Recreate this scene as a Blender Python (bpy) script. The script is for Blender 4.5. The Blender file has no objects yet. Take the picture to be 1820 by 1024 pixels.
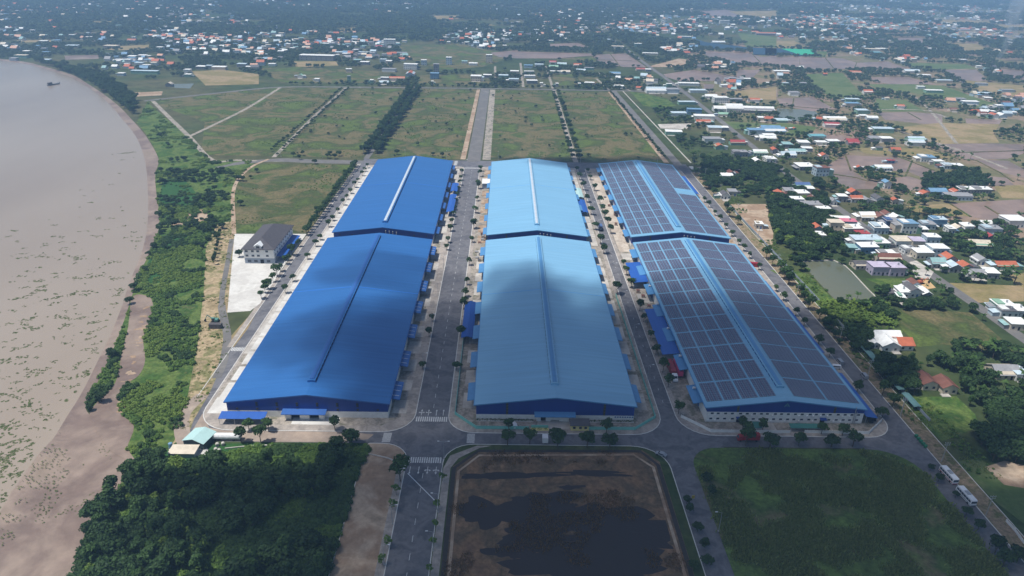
import bpy, bmesh, math, random
import numpy as np
from mathutils import Vector, Matrix
random.seed(7); rng = np.random.default_rng(11)
R = math.radians
scn = bpy.context.scene
C = scn.collection

# ---------------------------------------------------------------- camera
CAM_H = 180.0; PITCH, YAW, ROLL, FPX = R(25.324), R(0.944), R(1.2253), 1245.5
_f = Vector((math.sin(YAW)*math.cos(PITCH), math.cos(YAW)*math.cos(PITCH), -math.sin(PITCH)))
_r = Vector((math.cos(YAW), -math.sin(YAW), 0)); _u = _r.cross(_f)
RT = math.cos(ROLL)*_r + math.sin(ROLL)*_u; UP = -math.sin(ROLL)*_r + math.cos(ROLL)*_u
cam_d = bpy.data.cameras.new('camera'); cam = bpy.data.objects.new('camera', cam_d); C.objects.link(cam)
cam_d.sensor_width = 36; cam_d.lens = 36*FPX/1820; cam_d.clip_start = 1; cam_d.clip_end = 40000
cam.matrix_world = Matrix(((RT.x, UP.x, -_f.x, 0), (RT.y, UP.y, -_f.y, 0), (RT.z, UP.z, -_f.z, CAM_H), (0, 0, 0, 1)))
scn.camera = cam

# ---------------------------------------------------------------- sky, sun, exposure
SUN_EL, SUN_AZ = R(68), R(-106)          # azimuth from +Y towards +X
w = bpy.data.worlds.new('World'); scn.world = w; w.use_nodes = True
nt = w.node_tree; bg = nt.nodes['Background']
sky = nt.nodes.new('ShaderNodeTexSky'); sky.sky_type = 'NISHITA'; sky.sun_disc = False
sky.sun_elevation = SUN_EL; sky.sun_rotation = SUN_AZ; sky.altitude = 100; sky.dust_density = 1.5; sky.air_density = 1.0
nt.links.new(sky.outputs[0], bg.inputs[0]); bg.inputs[1].default_value = 0.078
SUNV = Vector((math.sin(SUN_AZ)*math.cos(SUN_EL), math.cos(SUN_AZ)*math.cos(SUN_EL), math.sin(SUN_EL)))
sl = bpy.data.lights.new('sun', 'SUN'); sl.energy = 4.2; sl.angle = R(0.53); sl.color = (1, .975, .93)
so = bpy.data.objects.new('sun', sl); C.objects.link(so)
so.rotation_euler = SUNV.to_track_quat('Z', 'Y').to_euler(); so.location = (0, 0, 1500)
scn.view_settings.view_transform = 'Standard'; scn.view_settings.look = 'None'
scn.view_settings.exposure = 0.14; scn.view_settings.gamma = 1.0; scn.view_settings.use_curve_mapping = False
cy = scn.cycles
cy.max_bounces = 6; cy.diffuse_bounces = 3; cy.glossy_bounces = 2; cy.transmission_bounces = 4
cy.volume_bounces = 1; cy.transparent_max_bounces = 16; cy.use_denoising = True
cy.caustics_reflective = False; cy.caustics_refractive = False; cy.sample_clamp_indirect = 4

# ---------------------------------------------------------------- helpers
def G(px, py, z=0.0):                    # a photograph pixel on the ground (or on the level z) as a world point
    d = _f + RT*((px-910)/FPX) + UP*((512-py)/FPX)
    t = (z-CAM_H)/d.z
    return Vector((d.x*t, d.y*t, z))
CROP = {'a': (0, 0, 3.939), 'b': (460, 0, 3.939), 'c': (920, 0, 3.939), 'd': (1360, 0, 3.939), 'e': (0, 240, 3.939),
        'f': (400, 260, 3.939), 'g': (820, 260, 3.939), 'h': (1000, 260, 3.939), 'i': (1360, 240, 3.939),
        'j': (1360, 480, 3.939), 'k': (1360, 730, 3.483), 'l': (1000, 440, 3.939), 'm': (1180, 640, 3.939),
        'n': (760, 640, 3.939), 'o': (360, 640, 3.939), 'p': (0, 480, 3.939), 'q': (0, 740, 3.607), 'r': (400, 780, 3.957),
        's': (760, 780, 3.64), 't': (680, 380, 4.654), 'u': (660, 560, 4.653), 'v': (340, 380, 4.267)}
def Z(c, zx, zy): x, y, s = CROP[c]; return (x+zx/s, y+zy/s)
def GZ(c, zx, zy, z=0.0): return G(*Z(c, zx, zy), z)

MATS = {}
def node(t, typ, **kw):
    n = t.nodes.new(typ)
    for k, v in kw.items(): setattr(n, k, v)
    return n
def srgb(*c): return tuple((x/255/12.92 if x <= 10 else ((x/255+.055)/1.055)**2.4) for x in c)
def mat(name, col, rough=.8, spec=.3, var=.12, scale=.8, bump=0.0, bscale=None, metal=0.0, stretch=None, cols=None,
        big=None, tint=False):
    """plain procedural surface: base colour broken by two sizes of noise, fine relief by bump
    cols = extra colours picked by a noise ramp; big = scale of that noise"""
    if name in MATS: return MATS[name]
    m = bpy.data.materials.new(name); m.use_nodes = True; t = m.node_tree; P = t.nodes['Principled BSDF']
    L = t.links.new
    geo = node(t, 'ShaderNodeNewGeometry'); vec = geo.outputs['Position']
    if stretch:
        mp = node(t, 'ShaderNodeMapping'); mp.inputs['Scale'].default_value = stretch; L(vec, mp.inputs[0]); vec = mp.outputs[0]
    nz = node(t, 'ShaderNodeTexNoise'); nz.inputs['Scale'].default_value = scale; nz.inputs['Detail'].default_value = 5
    nz.inputs['Roughness'].default_value = .65
    L(vec, nz.inputs['Vector'])
    if cols:
        n2 = node(t, 'ShaderNodeTexNoise'); n2.inputs['Scale'].default_value = big or .05; n2.inputs['Detail'].default_value = 6
        n2.inputs['Roughness'].default_value = .62; n2.inputs['Distortion'].default_value = .4
        L(vec, n2.inputs['Vector'])
        rp = node(t, 'ShaderNodeValToRGB'); e = rp.color_ramp.elements
        allc = [col]+list(cols); n = len(allc)
        while len(e) < n: e.new(.5)
        for i, cc in enumerate(allc):
            e[i].position = .3 + .42*i/(n-1); e[i].color = (*cc, 1)
        L(n2.outputs[0], rp.inputs[0]); base = rp.outputs[0]
    else:
        rg = node(t, 'ShaderNodeRGB'); rg.outputs[0].default_value = (*col, 1); base = rg.outputs[0]
    if tint:
        at = node(t, 'ShaderNodeAttribute', attribute_name='tint'); mm = node(t, 'ShaderNodeMix', data_type='RGBA', blend_type='MULTIPLY')
        mm.inputs[0].default_value = 1; L(base, mm.inputs[6]); L(at.outputs['Color'], mm.inputs[7]); base = mm.outputs[2]
    mr = node(t, 'ShaderNodeMapRange'); mr.inputs[1].default_value = .25; mr.inputs[2].default_value = .75
    mr.inputs[3].default_value = 1-var*1.6; mr.inputs[4].default_value = 1+var*1.6; L(nz.outputs[0], mr.inputs[0])
    mx = node(t, 'ShaderNodeMix', data_type='RGBA', blend_type='MULTIPLY'); mx.inputs[0].default_value = 1
    L(base, mx.inputs[6]); L(mr.outputs[0], mx.inputs[7]); L(mx.outputs[2], P.inputs['Base Color'])
    P.inputs['Roughness'].default_value = rough; P.inputs['Specular IOR Level'].default_value = spec; P.inputs['Metallic'].default_value = metal
    if bump:
        nb = node(t, 'ShaderNodeTexNoise'); nb.inputs['Scale'].default_value = bscale or scale*2; nb.inputs['Detail'].default_value = 6
        L(vec, nb.inputs['Vector'])
        b = node(t, 'ShaderNodeBump'); b.inputs['Strength'].default_value = min(1, bump); b.inputs['Distance'].default_value = max(.1, bump)
        L(nb.outputs[0], b.inputs['Height']); L(b.outputs[0], P.inputs['Normal'])
    MATS[name] = m
    return m

class MB:
    """collects boxes, prisms, tubes ... build() links them as ONE mesh object"""
    def __init__(s): s.v = []; s.f = []; s.mi = []
    def add(s, vs, fs, mi=0):
        b = len(s.v); s.v += [tuple(x) for x in vs]; s.f += [tuple(b+i for i in f) for f in fs]; s.mi += [mi]*len(fs); return s
    def box(s, x0, x1, y0, y1, z0, z1, mi=0):
        return s.add([(x0,y0,z0),(x1,y0,z0),(x1,y1,z0),(x0,y1,z0),(x0,y0,z1),(x1,y0,z1),(x1,y1,z1),(x0,y1,z1)],
                     [(3,2,1,0),(4,5,6,7),(0,1,5,4),(1,2,6,5),(2,3,7,6),(3,0,4,7)], mi)
    def prism(s, pts, z0, z1, mi=0):
        n = len(pts)
        return s.add([(p[0],p[1],z0) for p in pts]+[(p[0],p[1],z1) for p in pts],
                     [tuple(range(n-1,-1,-1)), tuple(range(n,2*n))]+[(i,(i+1)%n,(i+1)%n+n,i+n) for i in range(n)], mi)
    def ext(s, prof, axis, a0, a1, mi=0):
        """profile (u,z) extruded along 'x' or 'y'"""
        n = len(prof)
        f = (lambda u,z,a: (a,u,z)) if axis == 'x' else (lambda u,z,a: (u,a,z))
        vs = [f(u,z,a0) for u,z in prof]+[f(u,z,a1) for u,z in prof]
        return s.add(vs, [tuple(range(n)), tuple(range(2*n-1,n-1,-1))]+[(i,i+n,(i+1)%n+n,(i+1)%n) for i in range(n)], mi)
    def tube(s, p, q, r0, r1=None, n=6, mi=0):
        p = Vector(p); q = Vector(q); r1 = r0 if r1 is None else r1
        d = (q-p).normalized(); a = d.orthogonal().normalized(); b = d.cross(a)
        vs = []
        for c, r in ((p, r0), (q, r1)):
            for i in range(n):
                t = 2*math.pi*i/n; vs.append(c + a*(r*math.cos(t)) + b*(r*math.sin(t)))
        return s.add(vs, [tuple(range(n-1,-1,-1)), tuple(range(n,2*n))]+[(i,(i+1)%n,(i+1)%n+n,i+n) for i in range(n)], mi)
    def mesh(s, name, mats, smooth=False):
        me = bpy.data.meshes.new(name); me.from_pydata(s.v, [], s.f)
        for m in (mats if isinstance(mats, (list, tuple)) else [mats]): me.materials.append(m)
        if any(s.mi): me.polygons.foreach_set('material_index', s.mi)
        bm = bmesh.new(); bm.from_mesh(me); bmesh.ops.recalc_face_normals(bm, faces=bm.faces); bm.to_mesh(me); bm.free()
        if smooth: me.polygons.foreach_set('use_smooth', [True]*len(me.polygons))
        me.update(); return me
    def build(s, name, mats, parent=None, loc=None, rz=0.0, smooth=False):
        return put(name, s.mesh(name, mats, smooth), parent, loc, rz)
def put(name, me, parent=None, loc=None, rz=0.0, scale=None):
    o = bpy.data.objects.new(name, me); C.objects.link(o)
    if parent: o.parent = parent
    if loc is not None: o.location = loc
    if rz: o.rotation_euler.z = rz
    if scale is not None: o.scale = scale if hasattr(scale, '__len__') else (scale,)*3
    return o
def tag(o, label=None, cat=None, group=None, kind=None):
    for k, v in (('label', label), ('category', cat), ('group', group), ('kind', kind)):
        if v: o[k] = v
    return o
def thing(name, label, cat, loc=(0,0,0), rz=0.0, group=None, scale=None):
    return tag(put(name, None, None, loc, rz, scale), label, cat, group)
def struct(name, mb, m, **k): return tag(mb.build(name, m, **k), kind='structure')
def flat(name, pts, z, m, kind='structure', parent=None):
    """a polygon sheet lying on the ground"""
    me = bpy.data.meshes.new(name); bm = bmesh.new()
    vs = [bm.verts.new((p[0], p[1], z)) for p in pts]; f = bm.faces.new(vs); f.normal_update()
    if f.normal.z < 0: f.normal_flip()
    bmesh.ops.triangulate(bm, faces=bm.faces[:]); bm.to_mesh(me); bm.free(); me.materials.append(m)
    o = put(name, me, parent)
    if kind: o['kind'] = kind
    return o
def PX(*pts): return [G(*p) for p in pts]
def smooth_line(pts, n=6, closed=False):
    """Catmull-Rom through the points"""
    P = [Vector((p[0], p[1], 0)) for p in pts]; out = []; N = len(P)
    for i in range(N if closed else N-1):
        p0 = P[(i-1) % N] if closed or i else P[0]; p1 = P[i]; p2 = P[(i+1) % N]
        p3 = P[(i+2) % N] if closed or i+2 < N else P[-1]
        for k in range(n):
            t = k/n
            out.append(.5*((2*p1)+(p2-p0)*t+(2*p0-5*p1+4*p2-p3)*t*t+(3*p1-p0-3*p2+p3)*t**3))
    if not closed: out.append(P[-1])
    return out
def ribbon(name, pts, width, z, m, parent=None, kind='structure', thick=0.0):
    """road or path of given width along a polyline"""
    mb = MB(); L = []; Rr = []
    for i, p in enumerate(pts):
        d = (pts[min(i+1, len(pts)-1)]-pts[max(i-1, 0)]); d.z = 0; d.normalize(); nn = Vector((-d.y, d.x, 0))
        wv = width[i] if hasattr(width, '__len__') else width
        L.append(p+nn*wv/2); Rr.append(p-nn*wv/2)
    n = len(pts)
    vs = [(p.x, p.y, z) for p in L]+[(p.x, p.y, z) for p in Rr]
    fs = [(i, i+n, i+n+1, i+1) for i in range(n-1)]
    if thick:
        vs += [(x, y, zz-thick) for x, y, zz in vs]
        fs += [(i, i+1, i+1+2*n, i+2*n) for i in range(n-1)]+[(i+n, i+3*n, i+3*n+1, i+n+1) for i in range(n-1)]
    mb.add(vs, fs); o = mb.build(name, m, parent)
    if kind: o['kind'] = kind
    return o
def inside(p, poly):
    x, y = p[0], p[1]; c = False; j = len(poly)-1
    for i in range(len(poly)):
        xi, yi, xj, yj = poly[i][0], poly[i][1], poly[j][0], poly[j][1]
        if (yi > y) != (yj > y) and x < (xj-xi)*(y-yi)/(yj-yi)+xi: c = not c
        j = i
    return c
def in_poly(P, poly):                    # numpy version
    x, y = P[:, 0], P[:, 1]; c = np.zeros(len(P), bool); j = len(poly)-1
    for i in range(len(poly)):
        xi, yi, xj, yj = poly[i][0], poly[i][1], poly[j][0], poly[j][1]
        if yi != yj:
            k = ((yi > y) != (yj > y)) & (x < (xj-xi)*(y-yi)/(yj-yi)+xi); c ^= k
        j = i
    return c
def sample(poly, spacing, jitter=.5):
    """roughly even random points inside a polygon"""
    xs = [p[0] for p in poly]; ys = [p[1] for p in poly]
    gx, gy = np.meshgrid(np.arange(min(xs), max(xs), spacing), np.arange(min(ys), max(ys), spacing))
    P = np.stack([gx.ravel(), gy.ravel()], 1); P = P+rng.uniform(-jitter, jitter, P.shape)*spacing
    return P[in_poly(P, poly)]
def vnoise(P, s, seed=0):
    """smooth value noise, numpy, 0..1"""
    q = np.asarray(P)[:, :2]/s; i = np.floor(q).astype(int); f = q-i; f = f*f*(3-2*f)
    def h(a, b): return ((np.sin(a*127.1+b*311.7+seed*74.7)*43758.5453) % 1)
    a, b = i[:, 0], i[:, 1]
    return (h(a, b)*(1-f[:, 0])+h(a+1, b)*f[:, 0])*(1-f[:, 1])+(h(a, b+1)*(1-f[:, 0])+h(a+1, b+1)*f[:, 0])*f[:, 1]

def scatter(name, protos, P, scale, z=0.0, label=None, cat=None, idx=None, zscale=None):
    """stuff nobody could count: one object whose points carry instances of a few plant meshes"""
    n = len(P)
    me = bpy.data.meshes.new(name); me.vertices.add(n)
    co = np.zeros((n, 3)); co[:, :2] = P[:, :2]; co[:, 2] = z if np.isscalar(z) else z
    me.vertices.foreach_set('co', co.ravel())
    sc = np.broadcast_to(np.asarray(scale, float), (n,)).copy()
    a = me.attributes.new('sc', 'FLOAT_VECTOR', 'POINT')
    zs = sc*(1 if zscale is None else zscale)
    a.data.foreach_set('vector', np.stack([sc, sc, zs], 1).ravel())
    a = me.attributes.new('rt', 'FLOAT_VECTOR', 'POINT'); rt = np.zeros((n, 3)); rt[:, 2] = rng.uniform(0, 6.28, n)
    a.data.foreach_set('vector', rt.ravel())
    a = me.attributes.new('ix', 'INT', 'POINT'); a.data.foreach_set('value', (rng.integers(0, len(protos), n) if idx is None else np.asarray(idx)).astype(np.int32))
    o = put(name, me)
    ng = bpy.data.node_groups.new(name+'_nodes', 'GeometryNodeTree')
    ng.interface.new_socket('Geometry', in_out='INPUT', socket_type='NodeSocketGeometry')
    ng.interface.new_socket('Geometry', in_out='OUTPUT', socket_type='NodeSocketGeometry')
    gi = node(ng, 'NodeGroupInput'); go = node(ng, 'NodeGroupOutput'); L = ng.links.new
    jn = node(ng, 'GeometryNodeJoinGeometry')
    ia = node(ng, 'GeometryNodeInputNamedAttribute', data_type='INT'); ia.inputs[0].default_value = 'ix'
    ra = node(ng, 'GeometryNodeInputNamedAttribute', data_type='FLOAT_VECTOR'); ra.inputs[0].default_value = 'rt'
    sa = node(ng, 'GeometryNodeInputNamedAttribute', data_type='FLOAT_VECTOR'); sa.inputs[0].default_value = 'sc'
    for k, po in enumerate(protos):
        ob = node(ng, 'GeometryNodeObjectInfo'); ob.inputs['Object'].default_value = po; ob.inputs['As Instance'].default_value = True
        cp = node(ng, 'FunctionNodeCompare', data_type='INT', operation='EQUAL'); L(ia.outputs[0], cp.inputs[2]); cp.inputs[3].default_value = k
        ip = node(ng, 'GeometryNodeInstanceOnPoints')
        L(gi.outputs[0], ip.inputs['Points']); L(cp.outputs[0], ip.inputs['Selection']); L(ob.outputs['Geometry'], ip.inputs['Instance'])
        L(ra.outputs[0], ip.inputs['Rotation']); L(sa.outputs[0], ip.inputs['Scale']); L(ip.outputs[0], jn.inputs[0])
    L(jn.outputs[0], go.inputs[0])
    md = o.modifiers.new('scatter', 'NODES'); md.node_group = ng
    return tag(o, label, cat, kind='stuff')
# ---------------------------------------------------------------- ground, river, roads
M_grass = mat('rough_grass', srgb(70,84,46), .9, .1, .25, .35, .3, 1.2, cols=[srgb(60,76,42), srgb(84,90,54), srgb(104,96,68)], big=.012)
M_far = mat('far_land', srgb(58,72,46), .95, .05, .25, .05, cols=[srgb(68,80,50), srgb(90,88,62), srgb(62,76,48)], big=.004)
M_meadow = mat('meadow', srgb(72,88,44), .9, .1, .28, .5, .5, .9, cols=[srgb(90,104,52), srgb(70,80,46), srgb(112,102,72), srgb(70,88,44), srgb(94,98,56)], big=.02)
M_brightgrass = mat('lush_grass', srgb(74,100,44), .9, .1, .3, .6, .5, .9, cols=[srgb(62,88,40), srgb(96,112,58), srgb(56,82,38), srgb(110,112,70)], big=.05)
M_darkgrass = mat('dark_lush_grass', srgb(46,80,44), .9, .1, .22, .6, .5, 1.2, cols=[srgb(52,88,46), srgb(58,94,48)], big=.05)
M_straw = mat('cut_straw_ground', srgb(158,138,108), .95, .1, .25, .5, .3, 1.5, cols=[srgb(140,124,94), srgb(172,152,122), srgb(112,112,72), srgb(152,134,106), srgb(104,108,66)], big=.06)
M_dirt = mat('bare_earth', srgb(164,140,116), .95, .1, .16, .3, .2, 1.5, cols=[srgb(150,126,104), srgb(180,160,138), srgb(140,124,104)], big=.06)
M_mud = mat('wet_mud', srgb(132,114,102), .45, .4, .12, .15, .15, .8, cols=[srgb(118,100,90), srgb(146,128,114), srgb(134,118,100)], big=.03)
M_paddymud = mat('flooded_paddy', srgb(132,110,96), .35, .45, .1, .1, .05, .5, cols=[srgb(150,126,112), srgb(122,104,92), srgb(148,134,126)], big=.012)
M_stubble = mat('dry_paddy', srgb(146,128,92), .9, .1, .14, .3, .1, 1, cols=[srgb(128,118,78), srgb(156,136,104), srgb(120,116,76)], big=.02)
M_ricegreen = mat('green_paddy', srgb(86,104,60), .9, .1, .16, .4, .2, 1, cols=[srgb(102,112,72), srgb(80,100,56), srgb(114,116,82)], big=.02)
M_asph = mat('asphalt', srgb(106,106,110), .85, .25, .1, .6, .1, 6, cols=[srgb(92,92,97), srgb(116,115,118), srgb(98,98,102), srgb(112,111,114)], big=.09)
M_asphold = mat('old_asphalt', srgb(122,118,114), .9, .2, .1, .25, .1, 6, cols=[srgb(108,106,104), srgb(134,130,124)], big=.05)
M_conc = mat('concrete', srgb(186,180,170), .85, .2, .1, .5, .05, 3, cols=[srgb(172,166,158), srgb(200,194,184), srgb(158,152,146)], big=.09)
M_white_conc = mat('pale_concrete', srgb(206,203,196), .85, .2, .07, .4, .05, 3, cols=[srgb(196,192,185), srgb(212,209,202), srgb(178,173,165)], big=.05)
M_gravel = mat('gravel_yard', srgb(150,142,132), .95, .15, .22, .8, .2, 4, cols=[srgb(128,122,112), srgb(168,158,146), srgb(118,116,100), srgb(156,146,134)], big=.11)
M_kerb = mat('kerb_concrete', srgb(206,204,198), .85, .2, .1, .6)
M_paint = mat('road_paint', srgb(205,205,202), .7, .3, .2, 1.6)
M_pave = mat('pavement_slabs', srgb(160,152,146), .9, .2, .14, .6, .05, 4, cols=[srgb(148,140,132), srgb(174,164,154), srgb(140,130,118)], big=.15)
M_dust = mat('dusty_road', srgb(168,150,134), .95, .1, .12, .3, cols=[srgb(150,136,124), srgb(182,166,148)], big=.06)

# river: muddy water with a soft sheen and gentle ripples
m = bpy.data.materials.new('river_water'); m.use_nodes = True; t = m.node_tree; P = t.nodes['Principled BSDF']
geo = node(t, 'ShaderNodeNewGeometry'); n1 = node(t, 'ShaderNodeTexNoise'); n1.inputs['Scale'].default_value = .006; n1.inputs['Detail'].default_value = 5
mp = node(t, 'ShaderNodeMapping'); mp.inputs['Scale'].default_value = (1, .35, 1); t.links.new(geo.outputs['Position'], mp.inputs[0]); t.links.new(mp.outputs[0], n1.inputs[0])
rp = node(t, 'ShaderNodeValToRGB'); rp.color_ramp.elements[0].color = (*srgb(146,131,115), 1); rp.color_ramp.elements[1].color = (*srgb(158,144,128), 1)
rp.color_ramp.elements[0].position = .35; rp.color_ramp.elements[1].position = .65
t.links.new(n1.outputs[0], rp.inputs[0]); t.links.new(rp.outputs[0], P.inputs['Base Color'])
P.inputs['Roughness'].default_value = .2; P.inputs['Specular IOR Level'].default_value = .5
n2 = node(t, 'ShaderNodeTexNoise'); n2.inputs['Scale'].default_value = .9; n2.inputs['Detail'].default_value = 4; t.links.new(geo.outputs['Position'], n2.inputs[0])
b = node(t, 'ShaderNodeBump'); b.inputs['Strength'].default_value = .35; b.inputs['Distance'].default_value = .25
t.links.new(n2.outputs[0], b.inputs['Height']); t.links.new(b.outputs[0], P.inputs['Normal']); M_water = m
MATS['river_water'] = m
m = m.copy(); m.name = 'pond_water'; M_pond = m
for e, c in zip(m.node_tree.nodes['Color Ramp'].color_ramp.elements, (srgb(92,98,78), srgb(112,112,92))): e.color = (*c, 1)
m.node_tree.nodes['Principled BSDF'].inputs['Roughness'].default_value = .12
m = m.copy(); m.name = 'dark_marsh_water'; M_blackwater = m
for e, c in zip(m.node_tree.nodes['Color Ramp'].color_ramp.elements, (srgb(54,46,46), srgb(68,58,54))): e.color = (*c, 1)
m.node_tree.nodes['Principled BSDF'].inputs['Roughness'].default_value = .65; m.node_tree.nodes['Principled BSDF'].inputs['Specular IOR Level'].default_value = .2

W_px = [(-260,1180),(-100,1040),(0,905),(25,860),(45,835),(62,812),(80,790),(95,775),(118,738),(142,700),(163,660),(180,625),(198,588),(215,545),(228,505),
        (240,475),(252,445),(260,410),(263,370),(262,330),(260,300),(255,275),(245,248),(232,228),(215,208),(205,196),(190,180),(170,163),(150,150),
        (128,137),(95,126),(70,119),(45,113),(0,107),(-120,97),(-400,82)]
B_px = [(60,1180),(130,1030),(150,952),(195,887),(248,828),(232,806),(222,780),(196,755),(166,742),(152,722),(168,690),(187,652),(206,610),(224,560),(235,525),
        (246,490),(262,458),(276,428),(284,400),(282,370),(278,345),(276,310),(282,285),(272,262),(258,240),(243,222),(230,208),(219,196),(201,180),(178,163),(156,149),
        (132,134.5),(98,123.5),(72,116.5),(47,110.5),(0,104.5),(-120,95),(-400,80.5)]
W = smooth_line(PX(*W_px), 5); BK = smooth_line(PX(*B_px), 5)
FAR = 9000
land = [(FAR,FAR),(FAR,-600),(-90,-600)]+[(p.x, p.y) for p in BK]+[(-FAR, BK[-1].y+60),(-FAR,FAR)]
g = flat('ground', land, 0.0, M_far)
mb = MB(); n = 60
def resample(L, n):
    d = [0]
    for a, b_ in zip(L, L[1:]): d.append(d[-1]+(b_-a).length)
    out = []
    for k in range(n):
        s = d[-1]*(k/(n-1))
        i = max(j for j in range(len(d)) if d[j] <= s+1e-6); i = min(i, len(L)-2)
        out.append(L[i].lerp(L[i+1], (s-d[i])/max(1e-6, d[i+1]-d[i])))
    return out
# mud bank: from the land's edge sloping down under the water
nb = len(BK); near = []
for p in BK:
    q = min(W, key=lambda w_: (w_-p).length_squared); near.append(q)
vs = []; fs = []
for p, q in zip(BK, near):
    d = (q-p); far_ = q+d.normalized()*30
    for k in range(5): c = p.lerp(q, k/4); vs.append((c.x, c.y, .0-.8*(k/4)**.8))
    vs.append((far_.x, far_.y, -4))
for i in range(nb-1):
    for k in range(5): fs.append((i*6+k, i*6+k+1, i*6+6+k+1, i*6+6+k))
mb.add(vs, fs); struct('river_bank', mb, M_mud, smooth=True)
flat('river_water', [(-FAR,-600),(60,-600),(60,3600),(-FAR,3600)], -.8, M_water)

# ---- the estate: one asphalt sheet under raised blocks
def rrect(x0, x1, y0, y1, r, n=7):
    """rounded rectangle, radii r = (x0y0, x1y0, x1y1, x0y1)"""
    out = []
    for (cx, cy, a0), rr in zip(((x0,y0,180),(x1,y0,270),(x1,y1,0),(x0,y1,90)), r):
        sx = 1 if cx == x0 else -1; sy = 1 if cy == y0 else -1
        for k in range(n+1):
            a = R(a0+90*k/n); out.append((cx+sx*rr+rr*math.cos(a), cy+sy*rr+rr*math.sin(a)))
    return out
def inset(pts, d):
    out = []; n = len(pts)
    for i in range(n):
        a = Vector(pts[i-1]).to_2d(); b_ = Vector(pts[i]).to_2d(); c = Vector(pts[(i+1) % n]).to_2d()
        t_ = (c-a)
        if t_.length < 1e-6: t_ = c-b_
        t_.normalize(); out.append((b_.x-t_.y*d, b_.y+t_.x*d))
    return out
XA, XB, XC, XD, XE, XF, XG, XH = -134.6, -128.0, -36.2, -22.2, 70.0, 76.6, 168.0, 177.6
flat('road', [(XA,262),(-128,236),(-128,231),(-52,231),(-52,216),(XC,210),(XC,120),(XD,120),(XD,210),(-8,216),(-8,231),(50,231),(50,216),(60,212),(60,120),(92,120),(92,231),(148,231),(165,210),(165,120),(XH-2,120),(XH,240),(XH,668),(XA,668)], .02, M_asph)
def block(name, outline, z, top, kerb=True):
    mb = MB(); mb.prism(inset(outline, .32), -.5, z); struct(name, mb, top)
    if kerb:
        mb = MB(); n = len(outline); a = outline; b_ = inset(outline, .34)
        vs = [(x,y,.0) for x,y in a]+[(x,y,z+.015) for x,y in a]+[(x,y,z+.015) for x,y in b_]+[(x,y,0) for x,y in b_]
        fs = []
        for i in range(n):
            j = (i+1) % n
            fs += [(i,j,j+n,i+n),(i+n,j+n,j+2*n,i+2*n),(i+2*n,j+2*n,j+3*n,i+3*n)]
        mb.add(vs, fs); struct('kerb', mb, M_kerb)
BLK = {'L': rrect(XB, XC, 238.3, 646, (16,13,6,4)), 'M': rrect(XD, XE, 238.3, 646, (12,14,4,6)), 'R': rrect(XF, XG, 238.3, 646, (14,12,4,4))}
for k, o_ in BLK.items(): block('pavement', o_, .14, M_pave)
# yards inside the fence lines
flat('yard', [(-127,300),(-127,640),(-117,640),(-117,300)], .155, M_conc)
flat('yard', [(-126.5,256),(-114,242.5),(-50,242.5),(-42.5,249),(-42.5,640),(-126.5,640)], .150, M_gravel)
flat('yard', [(-19.6,251),(-10,241.2),(57.5,241.6),(67.4,250.4),(67.4,640),(-19.6,640)], .150, M_gravel)
flat('yard', [(79,252),(87,243.5),(155,242),(164,247),(164.5,640),(79,640)], .150, M_gravel)
def slabs(x0, x1, ys, m, jit=.25):
    for (a, b_) in ys:
        s_ = flat('concrete_slab', [(x0+random.uniform(0,jit),a),(x1-random.uniform(0,jit),a+random.uniform(-.3,.3)),(x1-random.uniform(0,jit),b_+random.uniform(-.3,.3)),(x0+random.uniform(0,jit),b_)], .158+random.uniform(0,.004), m)
ysl = [(y+random.uniform(-1,1), y+random.uniform(9,13)) for y in range(252, 430, 17)]
slabs(-46.9, -40.5, ysl, M_conc); slabs(-46.9, -40, [(y+1, y+15) for y in range(452, 636, 17)], M_conc)
slabs(-16.5, -10.8, [(y, y+12) for y in range(256, 430, 19)], M_conc); slabs(-17.5, -10.8, [(y, y+14) for y in range(452, 630, 21)], M_dirt)
slabs(58.5, 65.5, [(y, y+13) for y in range(256, 432, 16)], M_conc); slabs(58.5, 66.5, [(y, y+15) for y in range(450, 636, 16)], M_conc)
M_beige = mat('beige_concrete', srgb(190,176,160), .9, .15, .14, .5, .05, 3, cols=[srgb(176,162,146), srgb(202,190,174), srgb(166,154,140)], big=.12)
slabs(79.6, 87.6, [(y, y+18.6) for y in range(440, 630, 19)], M_beige); slabs(80, 88, [(y, y+11) for y in range(300, 430, 21)], M_conc)
slabs(158, 164, [(y, y+14) for y in range(258, 636, 18)], M_dirt)
slabs(-125, -117, [(y, y+12) for y in range(262, 640, 14)], M_white_conc)
slabs(-88, -68, [(242.8, 247.8)], M_white_conc); slabs(-126, -116.6, [(250,262)], M_white_conc); slabs(16, 34, [(241.8, 247.6)], M_conc); slabs(108, 118, [(241, 247.5)], M_conc)
# dust on the road's quiet western end
flat('road_dust', [(-127,231.2),(-127.6,250),(-121,240),(-114,238.2),(-62,238.2),(-52,236.6),(-54,233.4),(-66,231.2)], .026, M_dust)
ribbon('dirt_track', smooth_line([Vector((-124,226,0)),Vector((-131,237,0)),Vector((-135.5,250,0)),Vector((-133,264,0))]), 6.0, .05, M_dust)

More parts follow.
